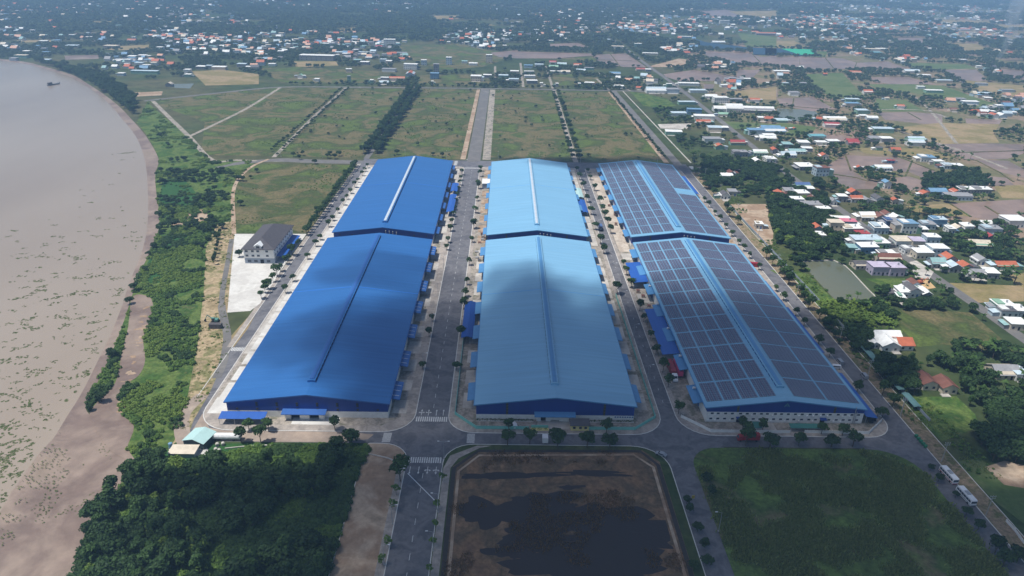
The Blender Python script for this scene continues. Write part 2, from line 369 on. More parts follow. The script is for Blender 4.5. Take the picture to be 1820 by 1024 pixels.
# painted markings
def paint(rects, name='road_marking'):
    mb = MB()
    for x0, x1, y0, y1 in rects: mb.add([(x0,y0,.034),(x1,y0,.034),(x1,y1,.034),(x0,y1,.034)], [(0,1,2,3)])
    return struct(name, mb, M_paint)
def bars_x(x0, x1, y0, y1, n):          # zebra whose bars lie side by side along x
    p = (x1-x0)/n
    for i in range(n): paint([(x0+i*p+p*.18, x0+i*p+p*.75, y0, y1)], 'zebra_bar')
def bars_y(x0, x1, y0, y1, n):
    p = (y1-y0)/n
    for i in range(n): paint([(x0, x1, y0+i*p+p*.18, y0+i*p+p*.75)], 'zebra_bar')
bars_x(-36, -22.3, 246, 249.4, 15); bars_x(-35.9, -22.6, 219, 222.4, 15)
bars_y(-48, -44.6, 231.6, 238, 9); bars_y(-13.4, -10.2, 231.6, 238, 9)
bars_x(-36, -22.3, 640, 643, 15); bars_x(-36, -22.3, 671, 674, 15); bars_y(-47, -44, 650, 666, 12); bars_x(-134.4, -128.2, 302.5, 306, 8)
for y in range(256, 636, 8): paint([(-29.2, -29.02, y, y+3)], 'lane_dash')
for y in range(130, 212, 8): paint([(-29.2, -29.02, y, y+3)], 'lane_dash')
for y in range(262, 640, 10): paint([(73.25, 73.38, y, y+2)], 'lane_dash')
def arrow(x, y, s, heads):
    mb = MB(); z = .034
    def poly(pts): mb.add([(x+px_, y+s*py_, z) for px_, py_ in pts], [tuple(range(len(pts)))])
    poly([(-.13,-2.2),(.13,-2.2),(.13,1.0),(-.13,1.0)]); poly([(-.42,1.0),(.42,1.0),(0,2.3)])
    for h in heads:
        poly([(h*.13,-.6),(h*.75,-.25),(h*.75,.1),(h*.13,-.2)]); poly([(h*.7,.55),(h*1.35,-.05),(h*.7,-.6)])
    struct('lane_arrow', mb, M_paint)
for x, hd in ((-33.9,(1,-1)),(-30.9,(1,-1)),(-27.5,()),(-24.5,())): arrow(x, 252.6, 1, hd)
for x, hd in ((-34.4,()),(-31.0,()),(-27.6,(1,-1)),(-24.3,(1,-1))): arrow(x, 214.6, -1, hd)

# ---- south of the front road: thicket ground, marsh, grass field
def kerbside(outline, name, z, m): block(name, outline, z, m)
block('pavement', rrect(-54, XC, 100, 231, (2,2,11,2)), .13, M_dirt)
flat('pavement', [(-39.4,100),(-39.4,214),(-40.5,219),(-36.6,219),(-36.6,100)], .136, M_pave)
block('pavement', rrect(XD, 67.5, 100, 231, (2,2,14,12)), .12, M_grass)
flat('pavement', [(XD+.6,118),(XD+.6,216),(-19.5,223.5),(-9,230),(-3,230),(-8,228.4),(-16,222),(-18.8,216),(-18.8,118)], .135, M_pave)
flat('thicket_ground', [(-90,-500),(-96,100)]+[(p.x+.6, p.y) for p in smooth_line(PX((130,1030),(150,952),(195,887),(248,828)),4)]+PX((300,800))+[(-112,229.6),(-60,230.8),(-54.2,230),(-54.2,100),(-54,-500)], .05, M_darkgrass)
flat('marsh', [(-18.0,100),(-18.0,217),(-8.6,227.2),(58,228.2),(63.6,221),(63.8,100)], .14, mat('marsh_grass', srgb(116,92,72), .9, .1, .25, .6, .4, 1.5, cols=[srgb(132,104,78), srgb(98,84,66), srgb(140,112,86), srgb(90,80,62)], big=.05))
def blob(cx, cy, rx, ry, n=26, seed=0, amp=.3):
    rr = random.Random(seed); ph = [rr.uniform(0, 6.28) for _ in range(5)]
    out = []
    for i in range(n):
        a = 2*math.pi*i/n; k = 1+amp*(.45*math.sin(2*a+ph[0])+.35*math.sin(3*a+ph[1])+.3*math.sin(5*a+ph[2])+.25*math.sin(7*a+ph[3])+.2*math.sin(11*a+ph[4]))
        out.append((cx+rx*k*math.cos(a), cy+ry*k*math.sin(a)))
    return out
for i, (c, x, y, rx, ry) in enumerate((('s',380,245,10,1.6),('s',640,235,13,1.4),('s',1080,225,14,1.3),('s',760,430,15,5),('s',420,480,12,6),('s',1000,520,20,7),('s',1350,560,16,5.5),('s',750,640,16,5),('s',1150,700,17,6),('s',950,830,20,6),('s',560,730,8,3),('s',1330,660,14,4),('s',930,315,5,.9),('s',1250,820,10,4))):
    p = GZ(c, x, y); flat('marsh_water', [(max(-14.2, min(59.4, a)), max(110, min(222.5, b_))) for a, b_ in blob(p.x, p.y, rx*1.0, ry*1.25, 40, i+3, .42)], .150+i*.0015, M_blackwater)
ribbon('earth_bund', [Vector((-15.6,100,0)),Vector((-15.6,214,0)),Vector((-8,223.6,0)),Vector((54,225.2,0)),Vector((60.4,217.6,0)),Vector((61,100,0))], 1.1, .3, M_dirt, thick=.35)
ribbon('ditch', [Vector((-17.5,100,0)),Vector((-17.5,216,0)),Vector((-8.3,226.6,0)),Vector((57,227.4,0)),Vector((62.6,219,0)),Vector((63,100,0))], 1.6, .20, mat('ditch_mud', srgb(60,52,46), .6, .3, .2, .6))
block('field', rrect(76.5, XG-.6, 100, 230.6, (2,2,16,12)), .12, mat('rank_grass', srgb(84,104,50), .9, .1, .3, .5, .5, 1.2, cols=[srgb(98,120,58), srgb(78,96,50), srgb(112,106,76), srgb(92,112,54)], big=.04), kerb=False)
block('right_verge', rrect(XH-1.6, 184, 100, 640, (1,1,1,1)), .10, mat('weedy_verge', srgb(132,114,92), .95, .1, .25, .7, .3, 3, cols=[srgb(112,106,76), srgb(150,130,108), srgb(92,98,58), srgb(140,122,100)], big=.2))
flat('roadside_grass', [(184,100),(184,640),(200,640),(200,100)], .03, M_grass)
# ---------------------------------------------------------------- west side, meadows, fields, village ground
veg = PX((150,952),(195,887),(248,828),(232,806),(222,780),(196,755),(166,742),(152,722),(168,690),(187,652),(206,610),(224,560),(235,525),(246,490),(262,458),(276,428),(284,400),(282,370),(278,345),(276,310),(284,286),(274,262),(258,236),(243,218),(262,182),(334,243),(374,284),(455,286),(440,300),(420,322),(412,348),(415,392),(386,398),(366,440),(362,520),(350,620),(332,720),(312,790),(300,800))
flat('river_verge', [(p.x,p.y) for p in veg], .02, M_brightgrass)
for pts in (((272,448),(286,432),(318,408),(330,390),(365,392),(362,430),(322,440),(312,500),(252,505),(256,480)), ((290,318),(330,322),(355,350),(352,368),(300,378),(282,360))):
    flat('reed_bed', PX(*pts), .04, M_darkgrass)
mudp = smooth_line(PX((236,527),(268,530),(270,560),(255,600),(258,640),(246,668),(216,690),(212,732),(238,757),(226,800),(248,826),(196,800),(160,742),(172,716),(205,680),(216,630),(228,580)), 4, True)
flat('mud_flat', mudp, .05, M_mud)
flat('mud_flat', PX((310,378),(365,372),(372,390),(352,397),(322,402),(304,400)), .06, M_dirt)
rr_ = random.Random(5)
for i in range(26):
    a = rr_.random(); e = G(262-50*a+rr_.uniform(-4,4), 545+190*a); flat('sand_patch', blob(e.x, e.y, rr_.uniform(.8,2.6), rr_.uniform(.4,1.6), 14, i+50, .5), .07+i*.001, M_dirt)
straw = PX((386,398),(418,392),(420,416),(404,556),(412,610),(372,700),(345,745),(338,764),(302,795),(312,780),(330,722),(350,620),(362,520),(366,440))
flat('cut_field', straw, .04, M_straw)
yardw = [(p.x,p.y) for p in PX((417,416),(545,416),(500,480),(462,540),(445,553),(404,556))]
flat('concrete_yard', yardw, .12, M_white_conc)
flat('grass_patch', PX((408,600),(446,558),(462,544),(440,585),(415,618)), .07, M_stubble)
ribbon('gravel_track', smooth_line(PX((412,425),(404,470),(396,515),(394,545),(400,575),(404,600),(398,640),(385,672)), 5), [3]*15+[4]*12+[4]*9, .08, M_asphold)
flat('meadow', PX((420,302),(470,291),(635,294),(588,352),(548,414),(420,414),(413,350)), .05, M_meadow)
ribbon('dirt_path', smooth_line(PX((478,283),(448,296),(424,318),(414,345),(415,392),(416,420)), 6), 3.0, .08, M_dirt)
ribbon('kerb', [Vector((XA-.15,262,0)),Vector((XA-.15,650,0))], .3, .14, M_kerb, thick=.2)
ribbon('verge_strip', [Vector((XA-1.6,306,0)),Vector((XA-1.6,650,0))], 2.6, .10, M_pave, thick=.1)
# meadows north of the rear road, lanes between
MEAD = [((-470,935),(-430,900),(-345,815),(-300,690),(-222,690),(-230,1060),(-330,1058)), ((-221,672),(-138,672),(-134,1066),(-231,1054)), ((-127,672),(-39,672),(-39,1068),(-126,1066)),
        ((-17,672),(67,672),(71,1070),(-17,1068)), ((78,672),(160,672),(160,1070),(79,1070))]
for p in MEAD: flat('meadow', p, .04, M_meadow)
flat('meadow', [(-300,672),(-222,672),(-223,690),(-300,690)], .04, M_meadow)
ribbon('lane', smooth_line(PX((272,180),(300,208),(338,245),(376,284),(420,285),(456,286)), 5), 5, .09, M_gravel)
ribbon('lane', smooth_line(PX((338,242),(380,222),(440,192),(498,156)), 5), 4.5, .085, M_gravel)
ribbon('lane', [Vector((-222,668,0)),Vector((-230,850,0)),Vector((-234,1062,0))], 4.5, .09, M_gravel)
ribbon('lane', [Vector((-133,668,0)),Vector((-130,1070,0))], 5.5, .09, M_asphold)
ribbon('road', [Vector((-28.8,664,0)),Vector((-28.6,1076,0))], 13, .09, M_asphold)
ribbon('dirt_verge', [Vector((-39.5,672,0)),Vector((-38.5,1070,0))], 5, .07, M_dirt); ribbon('dirt_verge', [Vector((-16.5,672,0)),Vector((-17.5,1070,0))], 8, .07, M_gravel)
ribbon('lane', [Vector((70.5,668,0)),Vector((74.5,1076,0))], 5.0, .09, M_gravel)
ribbon('road', [Vector((170,660,0)),Vector((164,1076,0))], 8, .09, M_asphold); ribbon('dirt_verge', [Vector((160,672,0)),Vector((157,1070,0))], 5, .075, M_dirt)
ribbon('canal_wall', [Vector((184,672,0)),Vector((178,1076,0))], 1.2, .4, M_conc, thick=.4)
ribbon('road', smooth_line([Vector(p) for p in ((-470,935,0),(-400,1000,0),(-330,1056,0),(-230,1068,0),(-30,1078,0),(165,1080,0),(300,1082,0))], 5), 8, .10, M_asphold)
ribbon('road', smooth_line([Vector(p) for p in ((-134,655,0),(-180,656,0),(-215,658,0),(-245,646,0),(-262,628,0))], 5), [13]*11+[10]*6+[6]*4, .06, M_asphold)
ribbon('road', [Vector((176,655,0)),Vector((205,655,0)),Vector((272,650,0))], 7, .06, M_asphold)
ribbon('crossing_strip', [Vector((181,650,0)),Vector((181,661,0))], 4, .08, M_paint)
# the village road and side lanes
ribbon('village_road', smooth_line([Vector(p) for p in ((290,200,0),(283,270,0),(280,330,0),(279,362,0),(276.5,408,0),(274.5,446,0),(273,535,0),(267.5,638,0),(269,828,0),(271,1150,0),(268,1375,0),(266,1821,0),(262,2300,0))], 5), 7.5, .12, M_asphold)
flat('junction_yard', PX(Z('i',1010,890),Z('i',1060,880),Z('i',1180,960),Z('i',1150,1010),Z('i',1050,1000)), .13, M_conc)
for a in (((1790,300),(1690,262),(1560,222)), ((1700,255),(1620,170),(1510,170)), ((1560,195),(1640,196),(1690,212)),((1120,162),(1085,140),(1060,128)), ((1083,160),(1060,140)), ((983,158),(970,118)),((930,155),(925,112)),((880,155),(880,118))):
    ribbon('lane', smooth_line(PX(*a), 4), 4, .11, M_gravel)
# pond, plots and paddies east of the estate (photo-traced on the ground)
flat('pond', PX(Z('i',255,895),Z('i',330,884),Z('i',480,880),Z('i',560,920),Z('i',600,965),Z('j',720,140),Z('j',800,220),Z('j',560,228),Z('j',480,200),Z('j',340,50)), .06, M_pond)
ribbon('pond_wall', PX(Z('i',480,879),Z('i',560,918),Z('i',610,965),Z('j',720,138),Z('j',805,220)), .8, .35, M_conc, thick=.3); ribbon('pond_wall', PX(Z('i',255,893),Z('i',330,882),Z('i',480,878)), .8, .35, M_conc, thick=.3)
FLDS = []
def fld(name, m, z, crop, *pts): FLDS.append([tuple(G(*Z(crop, *p))[:2]) for p in pts]); flat(name, PX(*[Z(crop, *p) for p in pts]), z, m)
fld('field', M_brightgrass, .05, 'j', (30,0),(200,0),(300,30),(480,210),(420,330),(330,260),(200,90))
fld('field', M_meadow, .05, 'j', (860,280),(1270,285),(1440,300),(1700,520),(1740,570),(1500,560),(1250,520),(1070,540),(960,420))
fld('field', M_brightgrass, .05, 'j', (1000,890),(1340,885),(1470,1010),(1500,1100),(1240,1200),(1060,1040))
fld('field', M_ricegreen, .05, 'k', (1180,310),(1330,300),(1602,470),(1602,700),(1420,560))
fld('plot', M_dirt, .06, 'k', (1360,350),(1480,310),(1602,340),(1602,480),(1480,460))
fld('plot', M_dirt, .05, 'h', (1175,405),(1440,405),(1440,500),(1475,610),(1470,690),(1410,690))
fld('plot', mat('excavated_sand', srgb(196,164,120), .95, .1, .12, .4), .06, 'j', (980,70),(1140,70),(1195,125),(1100,140),(1000,125))
fld('field', M_stubble, .05, 'j', (1290,90),(1760,110),(1700,30),(1812,20),(1812,220),(1440,230))
fld('field', M_brightgrass, .045, 'j', (700,60),(980,60),(960,130),(840,120))
PAD = [(M_paddymud,'i',(440,210),(560,140),(960,160),(1030,180),(1180,250),(1260,290),(1100,300),(1010,260),(700,240),(610,250),(720,320),(900,350),(840,380),(700,380),(600,380),(520,340),(440,270)),
       (M_paddymud,'i',(900,300),(1010,290),(1100,320),(1100,390),(980,390),(910,350)), (M_stubble,'i',(640,90),(1130,95),(1330,160),(1040,170),(900,140),(700,130)),
       (M_paddymud,'i',(1180,60),(1600,60),(1812,65),(1812,130),(1690,170),(1400,170)), (M_paddymud,'i',(1480,175),(1700,180),(1812,240),(1812,300),(1640,260)),
       (M_paddymud,'i',(1290,480),(1812,450),(1812,590),(1580,600),(1430,570)), (M_stubble,'i',(980,500),(1290,480),(1430,570),(1230,570),(1050,540)),
       (M_paddymud,'i',(1180,270),(1480,280),(1690,300),(1740,350),(1600,355),(1530,300)), (M_stubble,'i',(1600,360),(1812,350),(1812,450),(1660,440)),
       (M_stubble,'d',(900,900),(1200,860),(1640,870),(1600,940),(1640,1000),(1240,1010),(1100,960)), (M_paddymud,'d',(790,790),(1000,785),(1240,800),(1240,860),(1130,870),(840,840)),
       (M_paddymud,'d',(80,690),(330,680),(500,770),(330,780),(110,740)), (M_pond,'d',(80,760),(330,770),(380,800),(250,850),(90,840)), (M_ricegreen,'d',(260,520),(540,510),(620,600),(700,680),(480,690),(360,620)),
       (M_ricegreen,'d',(700,590),(1000,590),(1240,600),(1640,740),(1500,760),(1240,690),(1020,650),(820,630)), (M_ricegreen,'d',(770,690),(980,700),(1120,780),(800,780)),
       (M_paddymud,'d',(700,540),(1000,540),(1200,590),(870,590),(760,570)), (M_paddymud,'d',(240,400),(540,410),(640,440),(860,430),(1000,480),(700,490),(420,480),(250,490)),
       (M_paddymud,'d',(0,400),(240,400),(240,480),(100,470),(0,450)), (M_ricegreen,'d',(1000,440),(1400,450),(1480,480),(1200,490),(1010,470)),
       (M_paddymud,'d',(1010,490),(1480,490),(1560,560),(1400,590),(1240,500)), (M_stubble,'d',(1370,560),(1812,600),(1812,690),(1500,640)), (M_paddymud,'d',(870,265),(1120,265),(1100,310),(960,300)),
       (M_stubble,'d',(1230,300),(1480,310),(1620,360),(1400,370)), (M_stubble,'d',(760,240),(1060,240),(1060,255),(780,255)), (M_stubble,'d',(0,290),(200,285),(300,340),(20,335)),
       (M_ricegreen,'d',(360,360),(440,360),(420,400),(350,400)), (M_stubble,'d',(1600,170),(1812,180),(1812,210),(1640,205)), (M_stubble,'d',(1200,140),(1560,150),(1600,180),(1240,165)),
       (M_paddymud,'d',(1640,480),(1812,500),(1812,560),(1660,530)), (M_paddymud,'d',(1400,830),(1660,840),(1640,870),(1410,868)), (M_paddymud,'d',(0,610),(80,610),(90,680),(0,690)),
       (M_ricegreen,'d',(0,880),(120,860),(360,890),(330,930),(180,960),(0,900)), (M_paddymud,'d',(320,945),(560,950),(640,1000),(420,990)),
       (M_paddymud,'c',(520,385),(760,375),(900,470),(740,470),(570,440)), (M_paddymud,'c',(0,360),(520,375),(540,390),(300,410),(0,410)), (M_paddymud,'c',(200,310),(420,300),(500,330),(240,340)),
       (M_dirt,'c',(900,470),(1130,410),(1200,420),(1160,470)), (M_paddymud,'c',(1020,520),(1230,490),(1540,540),(1530,565),(1140,570),(1040,540)), (M_paddymud,'c',(1540,490),(1700,490),(1640,550),(1530,550)),
       (M_paddymud,'c',(1270,355),(1640,375),(1700,400),(1812,390),(1812,450),(1700,460),(1500,440),(1340,400)), (M_ricegreen,'c',(1540,230),(1812,260),(1812,335),(1600,330)), (M_paddymud,'c',(1200,80),(1460,70),(1700,100),(1460,130),(1300,100)),
       (M_stubble,'c',(1480,80),(1812,75),(1812,130),(1600,125)), (M_paddymud,'c',(1300,590),(1380,590),(1360,640),(1310,640)), (M_stubble,'c',(1480,640),(1812,610),(1812,700),(1560,690)),
       (M_brightgrass,'c',(780,640),(900,660),(1040,690),(1110,740),(1000,760),(880,740)), (M_meadow,'c',(270,410),(520,390),(570,440),(320,430)),(M_ricegreen,'c',(1440,850),(1812,870),(1812,900),(1520,905)),
       (M_meadow,'c',(240,530),(380,520),(420,590),(270,600)),(M_meadow,'c',(420,540),(560,540),(600,600),(450,600)),
       (M_conc,'c',(980,870),(1220,865),(1180,905),(1000,900)),
       (M_stubble,'a',(640,150),(860,150),(780,172),(650,170)), (M_mud,'a',(450,390),(690,385),(690,412),(460,420)), (M_stubble,'a',(730,320),(820,318),(800,352),(722,345)), (M_stubble,'a',(1340,500),(1560,490),(1812,520),(1812,590),(1440,600)),
       (M_pond,'a',(1190,590),(1360,585),(1330,620),(1200,615)), (M_dirt,'a',(890,650),(1140,640),(1130,668),(895,680)), (M_mud,'a',(520,232),(780,226),(700,242),(530,244)), (M_stubble,'a',(90,285),(400,280),(400,292),(120,300)),
       (M_stubble,'a',(820,325),(1060,312),(1050,345),(830,352)), (M_pond,'a',(730,370),(900,364),(860,384),(730,386)),
       (M_stubble,'b',(1180,112),(1400,108),(1420,130),(1230,135)), (M_stubble,'b',(1250,155),(1600,165),(1660,180),(1300,172)), (M_stubble,'b',(860,88),(1010,84),(980,100),(870,102)), (M_meadow,'b',(960,320),(1400,310),(1812,390),(1560,470),(1300,490),(1080,430)),
       (M_meadow,'b',(0,480),(260,470),(840,500),(860,580),(400,580),(160,580),(60,520)), (M_stubble,'b',(240,430),(540,430),(560,460),(260,470)), (M_paddymud,'b',(1620,370),(1812,350),(1812,410),(1680,400)),
       (M_meadow,'b',(1120,530),(1560,520),(1640,600),(1120,600)), (M_stubble,'b',(540,205),(700,190),(680,222),(560,225))]
for i, (m_, cr, *pts) in enumerate(PAD):
    nm = 'pond' if m_ is M_pond else 'paddy_field' if m_ in (M_paddymud, M_stubble, M_ricegreen) else 'mud_flat' if m_ is M_mud else 'plot' if m_ in (M_dirt, M_conc) else 'field'
    flat(nm, PX(*[Z(cr, *p) for p in pts]), .06+.004*(i % 12), m_)
# low earth bunds that divide the paddies
for a in ((('i',440,270),('i',640,300),('i',720,325)), (('i',560,140),('i',600,250)), (('i',1030,180),('i',980,290)), (('i',1290,480),('i',1440,575)), (('i',1390,172),('i',1480,180),('i',1640,262),('i',1740,330)), (('i',1540,500),('i',1640,560)), (('d',1000,790),('d',1090,840)), (('d',1120,780),('d',1240,802)), (('i',1130,90),('i',1340,165)),(('c',650,380),(  'c',720,470)),(('c',540,420),('c',800,425)),(('c',1640,375),('c',1700,440)), (('d',420,405),('d',480,480)),(('d',110,740),('d',500,772)), (('d',200,690),('d',190,755)), (('d',640,440),('d',620,490)),(('d',1240,600),('d',1400,640)),(('i',1180,130),('i',1812,110)),(('i',900,140),('i',1180,250))):
    ribbon('earth_bund', PX(*[Z(*q) for q in a]), 1.6, .45, M_meadow, thick=.4)

POND = [tuple(q[:2]) for q in PX(Z('i',255,895),Z('i',330,884),Z('i',480,880),Z('i',560,920),Z('i',600,965),Z('j',720,140),Z('j',800,220),Z('j',560,228),Z('j',480,200),Z('j',340,50))]
M_farm = mat('mixed_farmland', srgb(96,100,66), .9, .1, .15, .1, .1, .5, cols=[srgb(136,118,98), srgb(104,104,70), srgb(146,124,108), srgb(112,108,78)], big=.009)
flat('farmland', PX((1215,92),(1400,62),(1560,40),(1830,20),(1830,440),(1640,380),(1480,290),(1330,225),(1250,160)), .03, M_farm)
# ---------------------------------------------------------------- warehouses
def roof_mat(name, col, col2, rough=.42):
    m = mat(name, col, rough, .5, .07, .7, cols=[col2], big=.5, stretch=(.04, 1.0, .04))
    return m
M_roofL = roof_mat('blue_roof_sheet', srgb(40,98,160), srgb(48,106,168))
M_roofM = roof_mat('sky_blue_roof_sheet', srgb(122,173,205), srgb(132,181,211))
M_roofR = roof_mat('pale_blue_roof_sheet', srgb(118,168,198), srgb(124,173,203))
M_canL = mat('blue_canopy_sheet', srgb(48,96,164), .45, .5, .06, .5); M_canM = mat('sky_blue_canopy_sheet', srgb(84,140,188), .45, .5, .06, .5)
M_clad = mat('blue_cladding', srgb(24,62,140), .5, .4, .07, .6, stretch=(2, 2, .05)); M_cladM = mat('deep_blue_cladding', srgb(26,60,138), .5, .4, .07, .6, stretch=(2, 2, .05))
M_wwall = mat('white_wall', srgb(236,236,232), .8, .25, .06, .5, cols=[srgb(224,224,220), srgb(240,240,236)], big=.3)
M_gwall = mat('grey_wall', srgb(150,160,172), .8, .25, .06, .5)
M_dark = mat('dark_opening', srgb(32,32,36), .8, .2, .2, 1); M_louv = mat('louvre_grey', srgb(88,86,66), .6, .3, .2, 2)
M_blueDoor = mat('blue_roller_door', srgb(40,84,150), .5, .4, .08, 1, stretch=(.2, .2, 6)); M_steel = mat('galvanised_steel', srgb(176,180,184), .4, .5, .08, 1, metal=.4)
M_skyl = mat('translucent_vent_sheet', srgb(196,206,214), .35, .5, .1, .8, stretch=(.3, 1, 1))
M_glass = mat('window_glass', srgb(52,62,76), .12, .6, .2, .4); M_frame = mat('window_frame_white', srgb(226,228,228), .6, .3, .05, 1)
M_green = mat('teal_paint', srgb(126,196,184), .6, .3, .08, 1)

# solar modules: dark glass with a pale grid of frames, set by object coordinates on each block
m = bpy.data.materials.new('solar_glass'); m.use_nodes = True; t = m.node_tree; P = t.nodes['Principled BSDF']; L = t.links.new
tc = node(t, 'ShaderNodeTexCoord'); br = node(t, 'ShaderNodeTexBrick'); br.offset = 0; br.inputs['Scale'].default_value = 1
br.inputs['Brick Width'].default_value = 1.0; br.inputs['Row Height'].default_value = 1.65; br.inputs['Mortar Size'].default_value = .06; br.inputs['Mortar Smooth'].default_value = .1
br.inputs['Color1'].default_value = (*srgb(66,68,96), 1); br.inputs['Color2'].default_value = (*srgb(76,78,104), 1); br.inputs['Mortar'].default_value = (*srgb(150,154,166), 1)
L(tc.outputs['Object'], br.inputs['Vector']); L(br.outputs['Color'], P.inputs['Base Color'])
P.inputs['Roughness'].default_value = .3; P.inputs['Specular IOR Level'].default_value = .55; M_solar = m
M_rail = mat('array_rail', srgb(190,198,206), .4, .5, .05, 1, metal=.3)

HE, HP = 7.5, 11.6
def warehouse(key, label, x0, x1, y0, y1, mr, mcan, mclad, band, side_w, side_e):
    T = thing('warehouse', label, 'warehouse', ((x0+x1)/2, (y0+y1)/2, .15), group='blue-roofed warehouses in two ranks')
    hw = (x1-x0)/2-.5; hl = (y1-y0)/2; sl_ = (HP-HE)/((x1-x0)/2)
    # masonry base (four walls), cladding above
    mb = MB(); w_ = .3
    mb.box(-hw,hw,-hl,-hl+w_,0,band); mb.box(-hw,hw,hl-w_,hl,0,band); mb.box(-hw,-hw+w_,-hl+w_,hl-w_,0,band); mb.box(hw-w_,hw,-hl+w_,hl-w_,0,band)
    wall = mb.build('wall_base', M_wwall, T)
    mb = MB(); ez = HE-.35; pz = HP-.3
    for ya, yb in ((-hl+.02,-hl+.28),(hl-.28,hl-.02)): mb.ext([(-hw+.02,band),(hw-.02,band),(hw-.02,ez),(0,pz),(-hw+.02,ez)], 'y', ya, yb)
    for s in (-1, 1): mb.box(*sorted((s*(hw-.02), s*(hw-.28))), -hl+.29, hl-.29, band, ez-.05)
    clad = mb.build('cladding', mclad, T)
    # roof: two folded-sheet slopes with real thickness
    W2 = (x1-x0)/2+.25; LL = hl+.35; th = .22
    rt = MB()
    for s in (-1, 1):
        a = [(0,HP),(s*W2,HP-sl_*W2),(s*W2,HP-sl_*W2-th),(0,HP-th)]
        rt.ext(a, 'y', -LL, LL)
    roof = rt.build('roof', mr, T)
    # eaves gutter, gable flashings, mid expansion strip
    for s in (-1, 1):
        g_ = MB().box(*sorted((s*(W2+.02), s*(W2+.32))), -LL, LL, HE-.42, HE-.12); g_.build('gutter', mcan, roof)
    for yy in (-LL-.06, LL+.0):
        fl = MB()
        for s in (-1, 1): fl.ext([(0,HP+.06),(s*W2,HP-sl_*W2+.06),(s*W2,HP-sl_*W2-.5),(0,HP-.5)], 'y', yy, yy+.06)
        fl.build('gable_flashing', mcan, roof)
    fl = MB()
    for s in (-1, 1): fl.ext([(s*1.9,HP-sl_*1.9+.06),(s*W2,HP-sl_*W2+.06),(s*W2,HP-sl_*W2+.005),(s*1.9,HP-sl_*1.9+.005)], 'y', hl*.12, hl*.12+.35)
    fl.build('expansion_flashing', mat('flashing_'+key, tuple(min(1, c*1.35) for c in mr_col[key]), .4, .5, .05, 1), roof)
    # ridge monitor
    ya, yb = -hl+9.5, hl-5
    rv = MB(); rv.ext([(-1.7,HP-.3),(1.7,HP-.3),(1.7,HP+.75),(0,HP+1.05),(-1.7,HP+.75)], 'y', ya, yb); mon = rv.build('ridge_monitor', mr, T)
    cp = MB(); lit = key in ('LF','MF','LN')
    cp.ext([(-.9,HP+.93),(.9,HP+.93),(.9,HP+1.12),(0,HP+1.26),(-.9,HP+1.12)], 'y', ya+1, yb-1); cp.build('monitor_cap', M_skyl if key[1] == 'F' and key[0] in 'LM' else mcan, mon)
    for s in (-1, 1):
        nl = 46; dy = (yb-ya-2)/nl; lm = MB().box(*sorted((s*1.705, s*1.78)), 0, dy*.62, HP+.12, HP+.6).mesh('monitor_louvre', M_dark if key[0] in 'LM' else M_cladM)
        for k in range(nl): put('monitor_louvre', lm, mon, (0, ya+1+dy*k, 0))
    # side canopies with roller doors beneath
    for s, spec in ((-1, side_w), (1, side_e)):
        for cy_, ln, pr in spec:
            yc = cy_-(y0+y1)/2
            cn = MB(); h1, h0 = 5.6, 4.9
            cn.ext([(s*(hw+.02),h1),(s*(hw+pr),h0),(s*(hw+pr),h0-.3),(s*(hw+.02),h1-.18)], 'y', yc-ln/2, yc+ln/2)
            can = cn.build('side_canopy', mcan, T)
            dr = MB().box(*sorted((s*(hw+.01), s*(hw+.1))), yc-2.4, yc+2.4, .02, 4.2); dr.build('roller_door', M_blueDoor, T)
            if key == 'LN' and s == 1:
                for q in (-ln*.28, 0, ln*.28):
                    MB().ext([(s*(hw+.6),h1-.05),(s*(hw+pr-.6),h0+.14),(s*(hw+pr-.6),h0+.18),(s*(hw+.6),h1)], 'y', yc+q-.5, yc+q-.2).build('canopy_light_strip', M_skyl, can)
    return T, roof, hw, hl, sl_
mr_col = {'LN': srgb(46,112,196), 'LF': srgb(46,112,196), 'MN': srgb(90,158,212), 'MF': srgb(90,158,212), 'RN': srgb(96,166,218), 'RF': srgb(96,166,218)}
cen_n = [(248+13.6+27.2*i, 14, 4.2) for i in range(7)]; cen_f = [(449+13.5+27*i, 13, 3.6) for i in range(7)]
def drop(l, *i): return [x for k, x in enumerate(l) if k not in i]
WL = {}
WL['LN'] = warehouse('LN', 'deep blue roofed warehouse nearest the river, front left', -116.3, -47.2, 248, 438.2, M_roofL, M_canL, M_clad, 3.1, [(c, 9, 2.2) for c, _, _ in cen_n], cen_n)
WL['LF'] = warehouse('LF', 'blue roofed warehouse behind the one nearest the river, no panels', -115.8, -47.2, 449.3, 638, M_roofL, M_canL, M_clad, 2.7, [(c, 9, 2.2) for c, _, _ in cen_f], cen_f)
WL['MN'] = warehouse('MN', 'sky blue roofed warehouse in the middle of the front rank', -10.6, 58.1, 248.1, 438.4, M_roofM, M_canM, M_cladM, 2.5, cen_n, cen_n)
WL['MF'] = warehouse('MF', 'pale sky blue roofed warehouse in the middle of the rear rank', -10.5, 58.3, 448.6, 637, M_roofM, M_canM, M_cladM, 2.5, cen_f, cen_f)
WL['RN'] = warehouse('RN', 'front right warehouse with solar panels and two rows of windows', 88.2, 157, 248, 438.3, M_roofR, M_canM, M_cladM, 5.2, drop(cen_n), [])
WL['RF'] = warehouse('RF', 'rear right warehouse with solar panels and one bare roof patch', 88.5, 156.8, 449, 636.8, M_roofR, M_canM, M_cladM, 2.5, cen_f, cen_f[4:])

